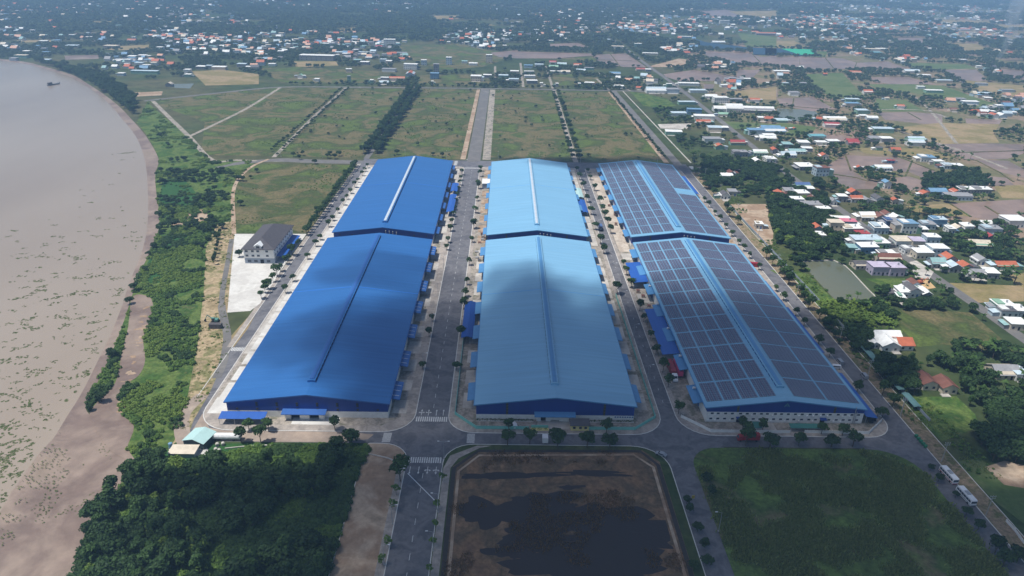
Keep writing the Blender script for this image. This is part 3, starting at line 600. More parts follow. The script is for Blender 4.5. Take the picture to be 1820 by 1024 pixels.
# solar blocks: every block a part of its warehouse
def solar(key, rows, missing=()):
    T, roof, hw, hl, sl_ = WL[key]; ang = math.atan(sl_)
    def block_mesh(wd, ln, ns):
        mb = MB(); p = wd/ns
        for i in range(ns): mb.box(-wd/2+i*p+.02, -wd/2+(i+1)*p-.2, -ln/2, ln/2, 0, .07, 0)
        for yy in (-ln/2-.05, -ln/6, ln/6, ln/2-.02): mb.box(-wd/2, wd/2, yy, yy+.07, -.08, -.01, 1)
        return mb.mesh('solar_block', [M_solar, M_rail])
    y_a, y_b = -hl+3.2, hl-2.5; ph = (y_b-y_a)/rows
    meL = block_mesh(6.9, ph-1.4, 4); meR = block_mesh(14.3, ph-1.2, 8)
    for r in range(rows):
        yc = y_a+ph*(r+.5)
        for c in range(4):
            xc = -(3.6+7.55*c+3.6); o = put('solar_panel_block', meL, T, (xc, yc, HP+xc*sl_+.16)); o.rotation_euler.y = -ang
        for c in range(2):
            xc = 3.6+15.1*c+7.4
            if (r, c) in missing:
                continue
            o = put('solar_panel_block', meR, T, (xc, yc, HP-xc*sl_+.16)); o.rotation_euler.y = ang
solar('RN', 12); solar('RF', 12, {(6, 1)})

# ---- front details
def front(key): T, roof, hw, hl, sl_ = WL[key]; return T, hw, -hl
def vents(T, y, xs, zs, w_=.9, h_=.75):
    for x in xs:
        for z in zs:
            vn = MB().box(x-w_/2, x+w_/2, y-.12, y+.0, z, z+h_).build('wall_vent', M_louv, T)
            for k in range(3): MB().box(x-w_/2-.04, x+w_/2+.04, y-.18, y-.125, z+.08+k*.25, z+.14+k*.25).build('vent_blade', M_dark, vn)
def strip(T, y, x, z0, z1):
    s = MB().box(x-.45, x+.45, y-.1, y+0, z0, z1).build('louvre_strip', M_louv, T)
    for k in range(int((z1-z0)/.8)): MB().box(x-.5, x+.5, y-.16, y-.105, z0+.2+k*.8, z0+.4+k*.8).build('louvre_blade', M_dark, s)
T, hw, y = front('LN')
vents(T, y, [-hw+hw*2*(i+.5)/8 for i in range(8)], (3.7,)); vents(T, y, [-hw+hw*2*(i+.5)/8 for i in range(1,7)], (5.6, 6.6))
MB().ext([(y-.02,4.3),(y-3.4,3.7),(y-3.4,3.4),(y-.02,3.9)], 'x', -10.5, 8.2).build('entrance_canopy', M_canL, T)
for a, b_ in ((-9.4,-7),(-3.2,.8),(4.9,7.2)): MB().box(a, b_, y-1.6, y-.01, .0, 3.3).build('door_jamb', M_wwall, T)
for a, b_ in ((-7,-3.2),(.8,4.9)): MB().box(a, b_, y-.3, y-.02, .0, 3.1).build('doorway', M_dark, T)
T, hw, y = front('MN')
for x in (-hw*.61, hw*.62): strip(T, y, x, 2.6, 9)
MB().ext([(y-.02,4.2),(y-3,3.6),(y-3,3.3),(y-.02,3.8)], 'x', -9, 8.6).build('entrance_canopy', M_canM, T)
for a, b_ in ((-8,-6.2),(-4,-2),(1.8,6)): MB().box(a, b_, y-1.2, y-.01, .0, 3.1).build('door_jamb', M_wwall, T)
MB().box(-6.2, -4, y-.3, y-.02, .0, 3.0).build('doorway', M_dark, T); MB().box(-2, 1.8, y-.3, y-.02, 0, 2.9).build('roller_door', M_wwall, T)
for i in range(8): MB().box(25.6+i*1.05, 26.3+i*1.05, y-.08, y+.0, 1.5, 2.1).build('window', M_blueDoor, T)
T, hw, y = front('RN')
for x in (-hw*.61, hw*.62): strip(T, y, x, 5.3, 8.2)
for r, z in ((0,1.3),(1,4.0)):
    for i in range(22):
        x = -hw+2.2+i*(2*hw-4.4)/21+random.uniform(-.3,.3)
        if r == 0 and i in (4, 16): continue
        wn = MB().box(x-.72, x+.72, y-.05, y+.0, z, z+.95).build('window', M_frame, T)
        MB().box(x-.62, x+.62, y-.075, y-.052, z+.08, z+.87).build('pane', M_glass, wn)
        if random.random() < .6: MB().box(x-1.5, x-.85, y-.5, y-.01, z-.5, z-.05).build('air_conditioner', M_frame, T)
for x in (-hw+2.2+4*(2*hw-4.4)/21, -hw+2.2+16*(2*hw-4.4)/21):
    MB().box(x-1, x+1, y-.06, y+.0, .0, 2.3).build('doorway', M_dark, T); MB().ext([(y-.02,2.8),(y-1.6,2.5),(y-1.6,2.35),(y-.02,2.6)], 'x', x-1.4, x+1.4).build('door_canopy', M_cladM, T)
lg = MB()                                # the triangular emblem on the gable
for s in (-1, 1): lg.add([(s*1.3,y-.04,8.2),(s*.95,y-.04,8.2),(s*-.02,y-.04,9.75),(s*.05,y-.04,10.05)], [(0,1,2,3)])
lg.add([(-.9,y-.04,8.55),(.9,y-.04,8.55),(.72,y-.04,8.8),(-.72,y-.04,8.8)], [(0,1,2,3)]); lg.build('emblem', mat('emblem_green', srgb(96,150,140), .6), T)
MB().tube((hw-4,y-.3,0),(hw-4,y-.3,8.6),.16,n=6).build('flue_pipe', M_steel, T)
MB().tube((hw-3.3,y-.3,0),(hw-3.3,y-.3,6.2),.12,n=6).build('flue_pipe', M_steel, T)
for key in ('LF','MF','RF'):
    T, hw, y = front(key)
    if key == 'LF': vents(T, y, [-hw+hw*2*(i+.5)/8 for i in range(8)], (5.4,))
    else:
        for x in (-hw*.62, hw*.6): strip(T, y, x, 2.6, 8)
    for q in range(4):
        MB().tube((2+q*2.4,y-.4,4),(2+q*2.4,y-.4,9.2-q*.3),.2,n=6).build('flue_pipe', M_steel, T)
        MB().tube((2+q*2.4,y-.4,9.2-q*.3),(2+q*2.4,y-.4,9.6-q*.3),.42,.1,n=6).build('flue_cowl', M_steel, T)
# roof-edge extractor cowls on the front right warehouse
T, roof, hw, hl, sl_ = WL['RN']
for yy in (-78,-50,-22,6,30): MB().tube((-hw-.8,yy,5.9),(-hw-2.0,yy,6.1),.5,.6,n=10).build('extractor_cowl', M_frame, T)

# ---- sheds and lean-tos that stand by themselves
def gable_shed(name, label, cat, x0, x1, y0, y1, he, hp, mroof, axis='y', mpost=None, mwall=None, group=None, z0=.15, rz=0.0):
    cx, cy_ = (x0+x1)/2, (y0+y1)/2; T = thing(name, label, cat, (cx, cy_, z0), rz, group)
    w2, l2 = (x1-x0)/2, (y1-y0)/2
    if axis == 'x': w2, l2 = l2, w2
    rf = MB()
    for s in (-1, 1):
        a = [(0,hp),(s*(w2+.3),he-.1),(s*(w2+.3),he-.22),(0,hp-.14)]
        rf.ext(a, 'y' if axis == 'y' else 'x', -l2-.3, l2+.3)
    rf.build('roof', mroof, T)
    if mwall:
        mb = MB(); mb.ext([(-w2,0),(w2,0),(w2,he-.25),(0,hp-.2),(-w2,he-.25)], 'y' if axis == 'y' else 'x', -l2, l2); mb.build('wall', mwall, T)
    else:
        n = max(2, int(2*l2/6)+1)
        for i in range(n):
            for s in (-1, 1):
                u = -l2+.2+(2*l2-.4)*i/(n-1)
                p = (s*(w2-.15), u) if axis == 'y' else (u, s*(w2-.15))
                MB().tube((*p,0),(*p,he-.2),.1,n=6).build('post', mpost or M_steel, T)
    return T
def mono_shed(name, label, cat, x0, x1, y0, y1, zl, zh, high, mroof, mwall=None, group=None, z0=.15):
    """single-pitch roof, high side one of 'x0','x1','y0','y1'; open on posts when no wall is given"""
    cx, cy_ = (x0+x1)/2, (y0+y1)/2; T = thing(name, label, cat, (cx, cy_, z0), 0, group); a, b_ = (x1-x0)/2, (y1-y0)/2
    if high[0] == 'x':
        s = -1 if high == 'x0' else 1; pr = [(s*a,zh),(-s*a,zl),(-s*a,zl-.14),(s*a,zh-.14)]; MB().ext(pr, 'y', -b_, b_).build('roof', mroof, T)
        hz = lambda x, y_: zl+(zh-zl)*((x*s)+a)/(2*a)
    else:
        s = -1 if high == 'y0' else 1; pr = [(s*b_,zh),(-s*b_,zl),(-s*b_,zl-.14),(s*b_,zh-.14)]; MB().ext(pr, 'x', -a, a).build('roof', mroof, T)
        hz = lambda x, y_: zl+(zh-zl)*((y_*s)+b_)/(2*b_)
    if mwall:
        MB().box(-a+.3, a-.3, -b_+.3, b_-.3, 0, min(zl,zh)-.2).build('wall', mwall, T)
    else:
        n = max(2, int(max(a, b_)*2/5.5)+1)
        for i in range(n):
            for s_ in (-1, 1):
                p = (s_*(a-.25), -b_+.25+(2*b_-.5)*i/(n-1)) if b_ >= a else (-a+.25+(2*a-.5)*i/(n-1), s_*(b_-.25))
                MB().tube((*p,0),(*p,hz(*p)-.12),.09,n=6).build('post', M_steel, T)
    return T
M_shedblue = mat('strong_blue_sheet', srgb(42,92,172), .45, .5, .06, .6, stretch=(1,.1,.1)); M_shedgreen = mat('green_sheet', srgb(70,126,116), .6, .3, .12, .6); M_tealroof = mat('pale_teal_sheet', srgb(176,208,204), .5, .4, .06, .6)
mono_shed('lean_to_shed', 'open blue-roofed shed at the front left warehouse corner beside young trees', 'shed', -117.5, -98.2, 241.8, 246.2, 3.2, 3.9, 'y1', M_shedblue)
gable_shed('parking_shed', 'long dark blue gabled shed between central road and middle front warehouse', 'shed', -20.0, -14.3, 312, 352, 4.0, 4.9, mat('dark_blue_sheet', srgb(34,80,158), .5, .4, .06, .6))
mono_shed('side_shed', 'large strong blue shed roof by the front right warehouse, farther of two', 'shed', 78.9, 88.2, 381, 411, 4.3, 5.1, 'x1', M_shedblue)
mono_shed('side_shed', 'large strong blue shed roof by the front right warehouse, in front of the containers', 'shed', 79.6, 88.2, 297, 346, 4.3, 5.1, 'x1', M_shedblue)
mono_shed('long_lean_to', 'long blue lean-to on the right wall of the solar warehouse, nearest the crossroads', 'shed', 157.3, 162.5, 247, 283, 3.6, 4.4, 'x0', M_shedblue)
mono_shed('long_lean_to', 'long blue lean-to on the right wall of the solar warehouse, middle stretch', 'shed', 157.3, 162.2, 302, 352, 3.6, 4.4, 'x0', M_shedblue)
mono_shed('long_lean_to', 'long blue lean-to on the right wall of the solar warehouse, far stretch', 'shed', 157.3, 161.4, 354, 388, 3.6, 4.4, 'x0', M_shedblue)
mono_shed('long_lean_to', 'blue lean-to on the right wall of the rear solar warehouse', 'shed', 157.3, 163.5, 560, 612, 3.8, 4.6, 'x0', M_shedblue)
gable_shed('parking_shed', 'white-ridged blue shed beside the rear left warehouse along central road', 'shed', -42.6, -37.8, 505, 548, 3.9, 4.5, M_shedblue)
gable_shed('parking_shed', 'short blue shed beside the rear left warehouse, farther than the long one', 'shed', -43, -38, 556, 578, 4.2, 4.8, M_shedblue)
gable_shed('parking_shed', 'narrow blue shed beside the rear middle warehouse near the tree-lined road', 'shed', 60.5, 65.5, 510, 540, 3.6, 4.2, M_shedblue)
gable_shed('parking_shed', 'pale blue-white shed beside the rear middle warehouse, farther of two', 'shed', 60.5, 65.5, 546, 570, 3.8, 4.5, M_tealroof)
mono_shed('store_cabin', 'white-roofed cabin between the central road and rear middle warehouse', 'cabin', -18, -10.9, 577, 592, 4.6, 4.9, 'x1', M_wwall, M_gwall)
mono_shed('bicycle_shed', 'small green shelter roof in front of the windowed warehouse, right one', 'shed', 123.0, 137.5, 241.2, 244.0, 2.2, 2.6, 'y1', M_shedgreen)
mono_shed('bicycle_shed', 'small green shelter roof in front of the windowed warehouse, left one', 'shed', 107.6, 110.8, 241.0, 245.0, 2.2, 2.6, 'y1', M_shedgreen)
# ---------------------------------------------------------------- plants
def leaf_mat(name, col, col2, trans=.25):
    m = bpy.data.materials.new(name); m.use_nodes = True; t = m.node_tree; P = t.nodes['Principled BSDF']; L = t.links.new
    at = node(t, 'ShaderNodeAttribute', attribute_name='tint'); oi = node(t, 'ShaderNodeObjectInfo')
    mx = node(t, 'ShaderNodeMix', data_type='RGBA'); mx.inputs[6].default_value = (*col, 1); mx.inputs[7].default_value = (*col2, 1)
    ad = node(t, 'ShaderNodeMath', operation='MULTIPLY_ADD'); L(oi.outputs['Random'], ad.inputs[0]); ad.inputs[1].default_value = .5
    sm = node(t, 'ShaderNodeMath', operation='MULTIPLY'); L(at.outputs['Fac'], sm.inputs[0]); sm.inputs[1].default_value = .7; L(sm.outputs[0], ad.inputs[2])
    L(ad.outputs[0], mx.inputs[0]); L(mx.outputs[2], P.inputs['Base Color']); P.inputs['Roughness'].default_value = .65; P.inputs['Specular IOR Level'].default_value = .25
    tr = node(t, 'ShaderNodeBsdfTranslucent'); L(mx.outputs[2], tr.inputs[0]); ms = node(t, 'ShaderNodeMixShader'); ms.inputs[0].default_value = trans
    L(P.outputs[0], ms.inputs[1]); L(tr.outputs[0], ms.inputs[2]); L(ms.outputs[0], t.nodes['Material Output'].inputs[0])
    return m
ML_street = leaf_mat('leaf_street', srgb(42,66,36), srgb(74,102,50)); ML_dark = leaf_mat('leaf_dark', srgb(36,58,34), srgb(64,90,46))
ML_shrub = leaf_mat('leaf_shrub', srgb(66,98,44), srgb(114,142,62)); ML_lime = leaf_mat('leaf_lime', srgb(80,108,42), srgb(124,146,64))
ML_palm = leaf_mat('leaf_palm', srgb(46,76,34), srgb(84,112,52)); ML_far = leaf_mat('leaf_far', srgb(56,74,50), srgb(84,102,64)); ML_grass = leaf_mat('leaf_grass', srgb(104,124,60), srgb(146,156,92))
ML_marsh = leaf_mat('leaf_marsh', srgb(112,88,60), srgb(140,112,76)); ML_hya = leaf_mat('leaf_hyacinth', srgb(88,104,60), srgb(124,134,84))
M_bark = mat('bark', srgb(92,80,66), .9, .1, .2, 2)
def leafy(name, lumps, nq, size, m, seed=0, flat_=.0):
    """crown: leaf clumps (bent quads) spread over and through uneven lumps; lumps = [(cx,cy,cz,rx,ry,rz)]"""
    r = np.random.default_rng(seed); vs = []; fs = []; tn = []
    vol = np.array([l[3]*l[4]+l[4]*l[5]+l[3]*l[5] for l in lumps]); cnt = (vol/vol.sum()*nq).astype(int)+1
    for (cx,cy_,cz,rx,ry,rz), k in zip(lumps, cnt):
        base_t = r.uniform(.15,.85)
        for _ in range(k):
            d = r.normal(size=3); d /= np.linalg.norm(d)
            if d[2] < -.55: d[2] *= -1
            rad = r.uniform(.55,1.08)**.6
            p = np.array([cx,cy_,cz])+d*np.array([rx,ry,rz])*rad
            nrm = d+r.normal(size=3)*.55; nrm[2] += flat_; nrm /= np.linalg.norm(nrm)
            a = np.cross(nrm, r.normal(size=3)); a /= np.linalg.norm(a); b_ = np.cross(nrm, a); s = size*r.uniform(.6,1.35); s2 = s*r.uniform(.5,.9)
            i = len(vs); bend = nrm*s*r.uniform(.1,.35)
            vs += [p-a*s-b_*s2*.4, p-b_*s2+bend*.3, p+a*s-b_*s2*.3, p+a*s*.7+b_*s2*.5-bend, p+b_*s2, p-a*s*.8+b_*s2*.6-bend*.6]
            fs += [(i,i+1,i+4,i+5),(i+1,i+2,i+3,i+4)]; tv = float(np.clip(base_t+r.normal()*.22, 0, 1)); tn += [tv, tv]
    me = bpy.data.meshes.new(name); me.from_pydata([tuple(v) for v in vs], [], fs); me.materials.append(m)
    at = me.attributes.new('tint', 'FLOAT', 'FACE'); at.data.foreach_set('value', np.array(tn, np.float32)); return me
def lumps_round(n, r, h, z, seed, k=.62):
    rr = random.Random(seed); out = [(0,0,z,r*.7,r*.7,h*.75)]
    for i in range(n):
        a = 6.283*i/n+rr.uniform(-.4,.4); d = r*rr.uniform(.35,.62); q = r*rr.uniform(.36,.55)
        out.append((d*math.cos(a), d*math.sin(a), z+h*rr.uniform(-.35,.5), q, q, q*rr.uniform(.7,1)*h/r*1.1))
    return out
def trunk_mesh(name, h, r0, limbs, seed):
    rr = random.Random(seed); mb = MB(); mb.tube((0,0,-.1),(0.05,.03,h*.6),r0,r0*.75,7); mb.tube((.05,.03,h*.6),(0,0,h*1.15),r0*.75,r0*.4,6)
    for i in range(limbs):
        a = 6.283*i/limbs+rr.uniform(-.4,.4); z0 = h*rr.uniform(.55,.8); l = h*rr.uniform(.4,.65)
        mb.tube((0.03,.02,z0),(math.cos(a)*l*.75, math.sin(a)*l*.75, z0+l*.7), r0*.42, r0*.15, 5)
    return mb.mesh(name, M_bark)
TK = {}
def kind_tree(k, name, lump_fn, nq, sz, m, th, tr_, limbs, nvar, flat_=.15):
    TK[k] = [(leafy(name+'_crown', lump_fn(s), nq, sz, m, s+17, flat_), trunk_mesh(name+'_trunk', th, tr_, limbs, s)) for s in range(nvar)]
# every street tree about 1 unit wide crown of given metres
kind_tree('street', 'street_tree', lambda s: lumps_round(5, 1.9, 1.6, 3.3, s), 330, .30, ML_street, 2.3, .12, 4, 5)
kind_tree('broad', 'broad_tree', lambda s: lumps_round(8, 3.6, 2.4, 4.6, s+40), 620, .46, ML_dark, 3.2, .22, 5, 5)
kind_tree('tall', 'tall_tree', lambda s: lumps_round(6, 2.2, 3.6, 5.4, s+70), 480, .40, ML_street, 3.2, .18, 5, 4)
kind_tree('sapling', 'sapling', lambda s: [(0,0,2.6,.9,.9,.8),(.7,.2,2.2,.6,.5,.5),(-.5,.5,2.9,.5,.6,.5),(.1,-.7,2.0,.5,.5,.4)], 60, .34, ML_shrub, 1.9, .06, 4, 4)
kind_tree('lime', 'lime_tree', lambda s: lumps_round(6, 2.8, 2.2, 3.6, s+90), 450, .42, ML_lime, 2.2, .18, 5, 3)
def palm(seed, h=6.5):
    rr = random.Random(seed); vs = []; fs = []; tn = []
    for f_ in range(13):
        a = 6.283*f_/13+rr.uniform(-.2,.2); el = rr.uniform(.1,1.1); ln = rr.uniform(2.4,3.3); p = Vector((0,0,h)); d = Vector((math.cos(a)*math.cos(el), math.sin(a)*math.cos(el), math.sin(el))); side = Vector((-math.sin(a), math.cos(a), 0)); prev = None
        for k in range(6):
            wv = (.12,.55,.7,.62,.42,.08)[k]; row = [p-side*wv-Vector((0,0,wv*.45)), p, p+side*wv-Vector((0,0,wv*.45))]; i = len(vs); vs += row
            if prev is not None:
                fs += [(prev,prev+1,i+1,i),(prev+1,prev+2,i+2,i+1)]; tn += [rr.random(), rr.random()]
            prev = i; p = p+d*(ln/5); d = (d+Vector((0,0,-.33))).normalized()
    me = bpy.data.meshes.new('palm_crown'); me.from_pydata([tuple(v) for v in vs], [], fs); me.materials.append(ML_palm)
    at = me.attributes.new('tint', 'FLOAT', 'FACE'); at.data.foreach_set('value', np.array(tn, np.float32))
    mb = MB(); mb.tube((0,0,-.1),(.3,.1,h*.5),.17,.13,7); mb.tube((.3,.1,h*.5),(0,0,h),.13,.1,7)
    return me, mb.mesh('palm_trunk', M_bark)
TK['palm'] = [palm(s, 5.5+s*.8) for s in range(3)]
def banana(seed):
    rr = random.Random(seed); vs = []; fs = []; tn = []
    for f_ in range(9):
        a = rr.uniform(0,6.28); el = rr.uniform(.7,1.35); ln = rr.uniform(1.5,2.4); p = Vector((0,0,.6)); d = Vector((math.cos(a)*math.cos(el), math.sin(a)*math.cos(el), math.sin(el))); side = Vector((-math.sin(a), math.cos(a), 0)); prev = None; tv = rr.random()
        for k in range(5):
            wv = (.06,.28,.34,.28,.04)[k]; i = len(vs); vs += [p-side*wv, p+side*wv]
            if prev is not None: fs.append((prev,prev+1,i+1,i)); tn.append(tv)
            prev = i; p = p+d*(ln/4); d = (d+Vector((math.cos(a)*.1, math.sin(a)*.1, -.35))).normalized()
    me = bpy.data.meshes.new('banana'); me.from_pydata([tuple(v) for v in vs], [], fs); me.materials.append(ML_lime)
    at = me.attributes.new('tint', 'FLOAT', 'FACE'); at.data.foreach_set('value', np.array(tn, np.float32)); return me
PROTO = bpy.data.collections.new('plant_meshes')      # not linked to the scene: sources of scattered plants only
def proto(me, extra=None):
    o = bpy.data.objects.new('source_'+me.name, me); PROTO.objects.link(o); return o
def joined(pair):
    """crown and trunk in one mesh, for the scattered woods"""
    c, tk = pair; bm = bmesh.new(); bm.from_mesh(c); lay = bm.faces.layers.float.get('tint') ; bm.from_mesh(tk)
    me = bpy.data.meshes.new('wood_tree'); bm.to_mesh(me); bm.free()
    me.materials.append(c.materials[0]); me.materials.append(M_bark)
    n = len(c.polygons); ix = np.zeros(len(me.polygons), np.int32); ix[n:] = 1; me.polygons.foreach_set('material_index', ix); return me
P_broad = [proto(joined(p)) for p in TK['broad']]; P_tall = [proto(joined(p)) for p in TK['tall']]; P_palm = [proto(joined(p)) for p in TK['palm']]; P_lime = [proto(joined(p)) for p in TK['lime']]
P_shrub = [proto(leafy('shrub', [(0,0,.5,.9,.9,.7),(.5,.3,.6,.6,.5,.6),(-.4,.5,.5,.5,.6,.5),(-.2,-.5,.55,.6,.5,.6)], 120, .22, ML_shrub, s, .3)) for s in range(4)]
P_dshrub = [proto(leafy('dark_shrub', [(0,0,.6,1,1,.8),(.5,.3,.7,.6,.5,.7),(-.4,.5,.6,.5,.6,.6)], 120, .24, ML_street, s+9, .3)) for s in range(3)]
P_lshrub = [proto(leafy('lime_shrub', [(0,0,.4,1,1,.55),(.6,.3,.4,.6,.5,.5)], 90, .24, ML_lime, s+19, .4)) for s in range(3)]
P_far = [proto(leafy('far_tree', lumps_round(4, 3.2, 2.4, 3.0, s+5), 110, .75, ML_far, s+29, .2)) for s in range(5)]
P_ban = [proto(banana(s)) for s in range(4)]
def tuft(seed, m, n=14, h=.8, w_=.1, sp=.4):
    rr = random.Random(seed); vs = []; fs = []; tn = []
    for k in range(n):
        x, y_ = rr.gauss(0,sp), rr.gauss(0,sp); a = rr.uniform(0,6.28); hh = h*rr.uniform(.5,1.1); lx, ly = rr.gauss(0,.3)*hh, rr.gauss(0,.3)*hh; ww = w_*rr.uniform(.6,1.5); i = len(vs)
        vs += [(x-math.cos(a)*ww, y_-math.sin(a)*ww, 0),(x+math.cos(a)*ww, y_+math.sin(a)*ww, 0),(x+lx+math.cos(a)*ww*.5, y_+ly+math.sin(a)*ww*.5, hh),(x+lx-math.cos(a)*ww*.5, y_+ly-math.sin(a)*ww*.5, hh)]; fs.append((i,i+1,i+2,i+3)); tn.append(rr.random())
    me = bpy.data.meshes.new('grass_tuft'); me.from_pydata(vs, [], fs); me.materials.append(m)
    at = me.attributes.new('tint', 'FLOAT', 'FACE'); at.data.foreach_set('value', np.array(tn, np.float32)); return me
P_tuft = [proto(tuft(s, ML_grass, 16, .9, .16, .6)) for s in range(4)]; P_mtuft = [proto(tuft(s+7, ML_marsh, 14, .6, .14, .6)) for s in range(3)]
P_hya = [proto(leafy('hyacinth', [(0,0,.05,.8,.5,.12),(.6,.3,.05,.5,.4,.1)], 26, .22, ML_hya, s+3, 1.2)) for s in range(4)]

# ---- individual trees
TREES = []
def tree(kind, p, label, group, s=1.0, z=.12, cat='tree'):
    c, tk = random.choice(TK[kind]); nm = {'street':'street_tree','broad':'broad_tree','tall':'tall_tree','sapling':'young_tree','lime':'pale_green_tree','palm':'palm_tree'}[kind]
    T = thing(nm, label, cat, (p[0], p[1], z), random.uniform(0, 6.28), group, (s*random.uniform(.86,1.16), s*random.uniform(.86,1.16), s*random.uniform(.82,1.2))); put('crown', c, T); put('trunk', tk, T); TREES.append(T); return T
ORD = ['first','second','third','fourth','fifth','sixth','seventh','eighth','ninth','tenth','eleventh','twelfth','thirteenth','fourteenth','fifteenth','sixteenth','seventeenth','eighteenth','nineteenth','twentieth']
def ordn(i):
    if i < 20: return ORD[i]
    return {2:'twenty-',3:'thirty-',4:'forty-',5:'fifty-'}[(i+1)//10]+ORD[(i+1) % 10-1] if (i+1) % 10 else {3:'thirtieth',4:'fortieth',5:'fiftieth'}[(i+1)//10]
def row(kind, pts, what, where, group, s=(.85,1.15), zc=None, z=.15):
    """a row of trees, listed near to far; pts are world (x,y)"""
    for i, p in enumerate(sorted(pts, key=lambda q: q[1])):
        tree(kind, p, f'{what}, {ordn(i)} from near end, {where}', group, random.uniform(*s)*(1.25 if kind == 'street' else 1), z)
def crowns(zc, *pts): return [tuple(G(*Z(*p), zc)[:2]) for p in pts]
# central road, both kerbs
pts = crowns(3, ('u',450,405),('u',490,140),('u',510,15),('t',540,268),('t',550,207),('t',568,112),('t',580,60),('f',1583,570),('f',1607,468),('f',1610,420),('f',1627,375),('f',1635,335),('f',1642,295),('f',1650,250),('f',1660,215),('f',1665,180))
row('street', [(-37.4, y_) for _, y_ in pts], 'small round tree', 'left kerb of the central road', 'trees on the left kerb of the central road', (.72,1.0))
pts = crowns(3, ('u',687,415),('u',722,140),('t',632,975),('t',662,752),('t',680,648),('t',695,552),('t',712,390),('t',737,205),('t',752,95),('f',1740,550),('f',1750,445),('f',1763,360),('f',1775,275),('f',1785,155),('g',120,275),('g',130,190))
row('street', [(-20.9, y_+random.uniform(-.6,.6)) for _, y_ in pts], 'small round tree', 'right kerb of the central road', 'trees on the right kerb of the central road', (.8,1.15))
# road between middle and right warehouses
pts = crowns(3, ('n',1655,55),('l',390,295),('h',300,725),('h',272,660),('h',238,560),('h',207,455),('h',178,368),('h',150,285),('h',122,215),('h',110,160),('l',300,15))
row('street', [(68.4, y_) for _, y_ in pts[1:]], 'round dark tree', 'left kerb of the solar warehouse road', 'trees left of the road between middle and right warehouses', (1.0,1.35))
pts = crowns(3, ('l',745,940),('l',712,840),('l',650,715),('l',622,610),('l',580,488),('l',548,415),('l',475,252),('l',440,165),('l',425,108),('h',340,585),('h',322,537),('h',297,478),('h',283,437),('h',258,388),('h',225,290),('h',200,215),('h',177,165),('m',108,340))
row('street', [(78.2, y_) for _, y_ in pts], 'small round tree', 'right kerb of the solar warehouse road', 'trees right of the road between middle and right warehouses', (.85,1.25))
# right road: kerb by the warehouse, and outer verge
pts = crowns(3, ('m',1370,190),('j',815,995),('j',660,820),('j',470,580),('j',398,487),('j',290,362),('j',230,290),('j',150,185),('j',95,120),('h',1385,838),('h',1320,757),('h',1280,708),('h',1243,665),('h',1193,605),('h',1160,553),('h',1115,503),('h',1073,460),('h',1035,405),('h',1000,370))
row('street', [(165.6, y_) for _, y_ in pts if True], 'small round tree', 'between solar warehouse and right road', 'trees between right road and solar warehouse', (.75,1.0))
pts = crowns(3.5, ('m',1730,430),('m',1610,285),('m',1540,205),('m',1480,155),('j',1000,40),('j',650,650),('j',560,535),('j',430,370),('j',385,320),('j',310,240),('j',275,195),('j',240,150),('j',165,70),('j',140,30),('h',1590,930),('h',1560,890),('h',1525,855),('h',1470,805),('h',1430,755),('h',1355,680),('h',1310,630),('h',1240,550),('h',1230,520),('h',1170,465),('h',1145,435),('h',1085,380),('h',1060,330),('h',1010,275),('h',960,300),('h',930,180),('h',885,230),('h',845,175))
row('street', [(min(x_, 186.5), y_) for x_, y_ in pts if 176 < x_ < 196], 'bushy tree', 'outer verge of the right road', 'trees on the outer verge of the right road', (1.15,1.5))
# left road: warehouse side and office side
pts = crowns(2.5, ('v',693,575),('v',748,487),('v',850,320),('v',915,225),('v',962,175),('v',1020,78),('v',1055,30),('f',735,500),('f',773,448),('f',802,392),('f',828,352),('f',862,312),('f',888,270),('f',915,235),('f',940,190),('f',960,160),('f',985,135))
row('street', [(-125.8, y_) for _, y_ in pts], 'small round tree', 'between left road and warehouses', 'trees right of the left road', (.7,.95))
pts = crowns(2.8, ('v',532,612),('v',575,570),('v',598,540),('v',635,487),('v',658,445),('v',687,408),('v',728,355),('v',755,325),('v',782,288),('v',815,222))
row('street', [(-137.4, y_) for _, y_ in pts], 'small leafy tree', 'along the office yard', 'trees along the office yard', (.85,1.25))
ys_ = np.arange(462, 645, 5.6)
row('street', [(-137.6+random.uniform(-.5,.5), y_+random.uniform(-1,1)) for y_ in ys_], 'dense dark tree', 'along the meadow beside left road', 'trees along the meadow by the left road', (1.0,1.3))
# rear road
for i, (x_, y_) in enumerate([GZ('f', *p)[:2] for p in ((480,75),(520,95),(545,65),(720,85),(735,65),(770,90),(800,70),(630,125),(1205,60),(1455,68),(1520,78))]):
    tree('broad', (x_, y_), f'dark tree on the rear road verge, {ordn(i)} counted from the left', 'trees on the rear road', random.uniform(.6,.8))
# front road trees
for i, (c, x_, y_, k, s) in enumerate((('o',272,560,'street',1.2),('o',410,560,'street',1.3),('o',325,475,'street',1.1),('o',463,475,'street',1.15),('o',928,475,'street',1.2),('o',1045,570,'broad',.85),('o',940,600,'broad',.8),('o',1385,830,'street',1.9),
     ('n',565,480,'street',1.1),('n',560,575,'street',1.3),('n',715,570,'street',1.35),('n',908,590,'broad',.9),('n',1115,590,'street',1.35),('n',1252,490,'street',1.05),('n',1275,590,'broad',.75),
     ('m',545,485,'street',1.15),('m',570,580,'street',1.7),('m',740,590,'broad',.85),('m',685,490,'street',1.1),('m',942,580,'street',1.3),('m',1100,500,'street',1.05),('m',1170,590,'broad',.75),('m',1248,510,'street',1.2),('m',1320,585,'street',1.5),('m',1525,385,'street',1.0))):
    wh = {'o':'by the river-side warehouse front','n':'by the middle warehouse front','m':'by the windowed warehouse front'}[c]
    p = GZ(c, x_, y_+20)
    tree(k, p[:2], f'round green tree {wh}, {ordn(i if c=="o" else i-8 if c=="n" else i-15)} counted from the left', 'trees along the front road', s*1.22, .1)
